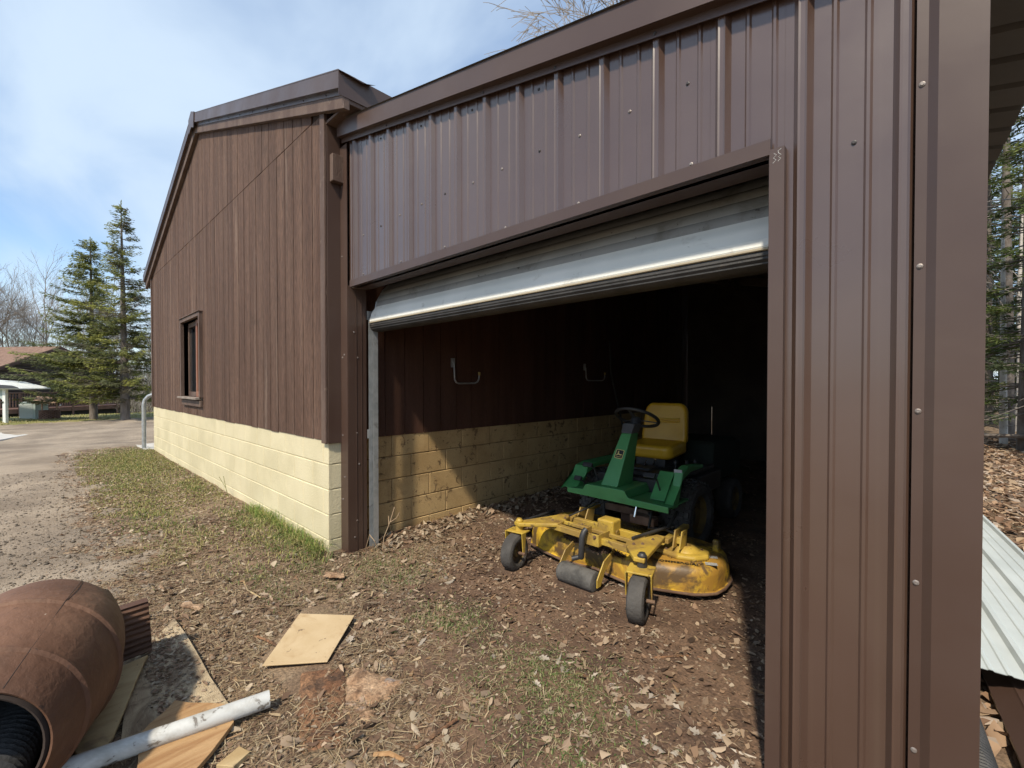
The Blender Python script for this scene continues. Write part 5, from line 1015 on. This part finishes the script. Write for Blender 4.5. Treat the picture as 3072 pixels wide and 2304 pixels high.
for s in (0, 1):
    o = .55; sl = (ZR - ZE) / hw; e = -o if s == 0 else 2 * hw + o; ze = ZE - o * sl; 
    g = G(); g.prism([(hw, ZR + .05), (e, ze + .05), (e, ze + .12), (hw, ZR + .12)], -.6, 9.4, 'y', HM); rp_ = hp('roof', m_shing, g)
    g = G(); g.prism([(hw, ZR - .10), (e, ze - .10), (e, ze + .05), (hw, ZR + .05)], -.62, -.58, 'y', HM); hp('rake_board', m_fas, g, rp_)
wn_ = hp('window', m_glass, G().box(4.02, 4.62, .0, .02, .85, 1.55, HM))
for q in ((3.95, 4.69, -.02, .03, 1.55, 1.62), (3.95, 4.69, -.02, .03, .78, .85), (3.95, 4.02, -.02, .03, .85, 1.55), (4.62, 4.69, -.02, .03, .85, 1.55), (4.30, 4.34, -.02, .03, .85, 1.55)): hp('frame', mat('grey_window_frame', (.22, .21, .20), None, 3, .6) if 'grey_window_frame' not in bpy.data.materials else bpy.data.materials['grey_window_frame'], G().box(*q, HM), wn_)
# deck
dk = thing('deck', tuple(HM @ Vector((2.5, -1.6, Z0))), 'red-brown wooden deck with railing in front of the log house', 'deck')
DM = HM @ Mx((0, -1.9, 0)); X0, X1, DZ = -3.2, 6.6, -.13
def dp(n, m, *b, parent=dk):
    g = G()
    for q in b: g.box(*q, DM)
    return g.build(n, m, parent)
dp('floor', m_deck, (X0, X1, -.05, 1.8, DZ - .06, DZ)); dp('rim_joist', m_deck, (X0, X1, -.09, -.051, DZ - .26, DZ - .02))
x = X0
while x <= X1 + .01: dp('post', m_deck, (x - .05, x + .05, -.14, -.091, -1.2, DZ + .95)); x += 1.4
dp('top_rail', m_deck, (X0, X1, -.15, -.03, DZ + .92, DZ + .97)); rl_ = dp('bottom_rail', m_deck, (X0, X1, -.10, -.06, DZ + .08, DZ + .13))
bal = G().box(-.022, .022, -.012, .012, DZ + .13, DZ + .92).mesh('baluster', m_deck); x = X0 + .14
while x < X1:
    if abs((x - X0) / 1.4 - round((x - X0) / 1.4)) > .06:
        o = piece('baluster', bal, dk, DM @ Vector((x, -.08, 0)), (0, 0, math.atan2(u.y, u.x)))
    x += .14
dp('skirting', mat('dark_lattice', (.02, .018, .017), None, 3, .9), (X0, X1, .1, .14, -1.3, DZ - .26))
# stairs down at the right end
st_ = G()
sm_ = [dp('stair_tread', m_deck, (X1 + .02 + .27 * k, X1 + .30 + .27 * k, .2, 1.2, DZ - .06 - .18 * (k + 1), DZ - .02 - .18 * (k + 1))) for k in range(4)]
for yy in (.16, 1.2):
    g = G(); g.bar(DM @ Vector((X1, yy, DZ + .93)), DM @ Vector((X1 + 1.3, yy, DZ + .1)), .05, .07); g.build('stair_rail', m_deck, dk)
    g = G(); g.bar(DM @ Vector((X1, yy, DZ - .05)), DM @ Vector((X1 + 1.3, yy, DZ - .88)), .05, .2); g.build('stair_stringer', m_deck, dk)
    for k in range(8):
        t = (k + .5) / 8; g = G(); c = DM @ Vector((X1 + 1.3 * t, yy, 0)); zz_ = DZ + .93 - .83 * t; g.bar(c + Vector((0, 0, zz_ - .85)), c + Vector((0, 0, zz_)), .04, .04); g.build('baluster', m_deck, dk)
    dp('post', m_deck, (X1 + 1.28, X1 + 1.38, yy - .05, yy + .05, -1.3, DZ + .2))
# air conditioner, wishing well and canopy on the grass edge
m_ac = mat('pale_green_casing', (.30, .37, .35), (.36, .43, .41), 4, .55)
ac = thing('air_conditioner', (-24.9, -.2, 0), 'pale green louvred air conditioner unit before the house deck', 'air conditioner'); T = Mx((-24.9, -.2, 0), rz=R(50)); z0 = float(hg(-24.9, 0))
g = G(); g.box(-.27, .27, -.27, .27, z0, z0 + .62, T); g.build('casing', m_ac, ac, bevel=.03)
for k in range(12):
    g = G(); g.box(-.275, .19, -.283, -.271, z0 + .05 + .045 * k, z0 + .075 + .045 * k, T); g.build('louvre', mat('grey_louvre', (.42, .45, .44), None, 3, .5) if k == 0 else bpy.data.materials['grey_louvre'], ac)
g = G(); g.box(-.29, .29, -.29, .29, z0 + .62, z0 + .65, T); g.build('lid', m_ac, ac, bevel=.01)
ww = thing('wishing_well', (-24.2, .2, 0), 'small brick-sided wishing well with a little gabled roof', 'wishing well'); T = Mx((-24.2, .2, float(hg(-24.2, .2))), rz=R(62)); m_wb = mat('well_brick', (.16, .085, .065), (.22, .13, .10), 9, .9, rand=.15); m_ww = mat('well_wood', (.30, .20, .145), (.40, .28, .21), 5, .85)
bs = G().lathe([(.26, 0), (.26, .34), (.20, .34), (.20, .05)], T, 20).build('shaft', m_fas, ww)
bk = G().box(-.035, .035, -.02, .02, -.017, .017).mesh('brick', m_wb)
for k in range(8):
    for j in range(16):
        an = 2 * math.pi * (j + .5 * (k % 2)) / 16; q = T @ Vector((.27 * math.cos(an), .27 * math.sin(an), .03 + k * .042)); piece('brick', bk, bs, q, (0, 0, an + math.pi / 2 + R(62)))
for sx in (-1, 1): g = G(); g.box(sx * .22 - .02, sx * .22 + .02, -.025, .025, .3, .80, T); g.build('post', m_ww, ww)
for sy in (-1, 1):
    g = G(); g.add([T @ Vector(q) for q in ((-.36, sy * .36, .62), (.36, sy * .36, .62), (.36, 0, .86), (-.36, 0, .86), (-.36, sy * .36, .60), (.36, sy * .36, .60), (.36, 0, .84), (-.36, 0, .84))], [(0, 1, 2, 3), (7, 6, 5, 4), (0, 4, 5, 1), (1, 5, 6, 2), (3, 2, 6, 7), (0, 3, 7, 4)]); g.build('roof', m_ww, ww)
g = G(); g.tube([T @ Vector((-.24, 0, .52)), T @ Vector((.30, 0, .52)), T @ Vector((.30, .08, .52))], .012, 6); g.build('crank', m_chr, ww)
# white boat-like canopy on a post
m_wh = mat('white_fibreglass', (.66, .69, .67), (.74, .77, .75), 2, .4); m_gd = mat('dark_grey_vinyl', (.05, .055, .065), None, 3, .5)
cn = thing('white_canopy', (-22.6, -.62, 0), 'white canopy roof with a dark rounded end on a pale post', 'canopy'); CM = Mx((-23.07, -.57, 0), rz=R(46)); yc = .55
g = G(); g.prism([(-2.6, 1.60), (-.3, 1.42), (.58, 1.20), (.60, 1.16), (-2.6, 1.16)], -yc, yc, 'y', CM); g.build('roof', m_wh, cn, bevel=.02)
g = G(); g.prism([(-.22, 1.195), (-.15, 1.28), (0, 1.325), (.40, 1.29), (.56, 1.24), (.62, 1.195)], -yc - .03, -yc - .004, 'y', CM); g.build('rounded_end', m_gd, cn, bevel=.012)
g = G(); g.box(-.10, .0, -.40, -.30, -.02, 1.16, CM); g.build('post', m_wh, cn, bevel=.01)
g = G(); g.prism([(-.5, 1.16), (-.1, 1.16), (-.1, .78)], -.38, -.32, 'y', CM); g.build('gusset', m_ac, cn)
g = G(); g.box(-2.55, -2.45, -.4, -.3, -.02, 1.16, CM); g.build('post', m_wh, cn, bevel=.01)
g = G(); g.tube([CM @ Vector((-.05, -.42, .74)), CM @ Vector((-.6, -.42, .55)), CM @ Vector((-1.6, -.42, .5))], .018, 6); g.build('chain', m_blk, cn)
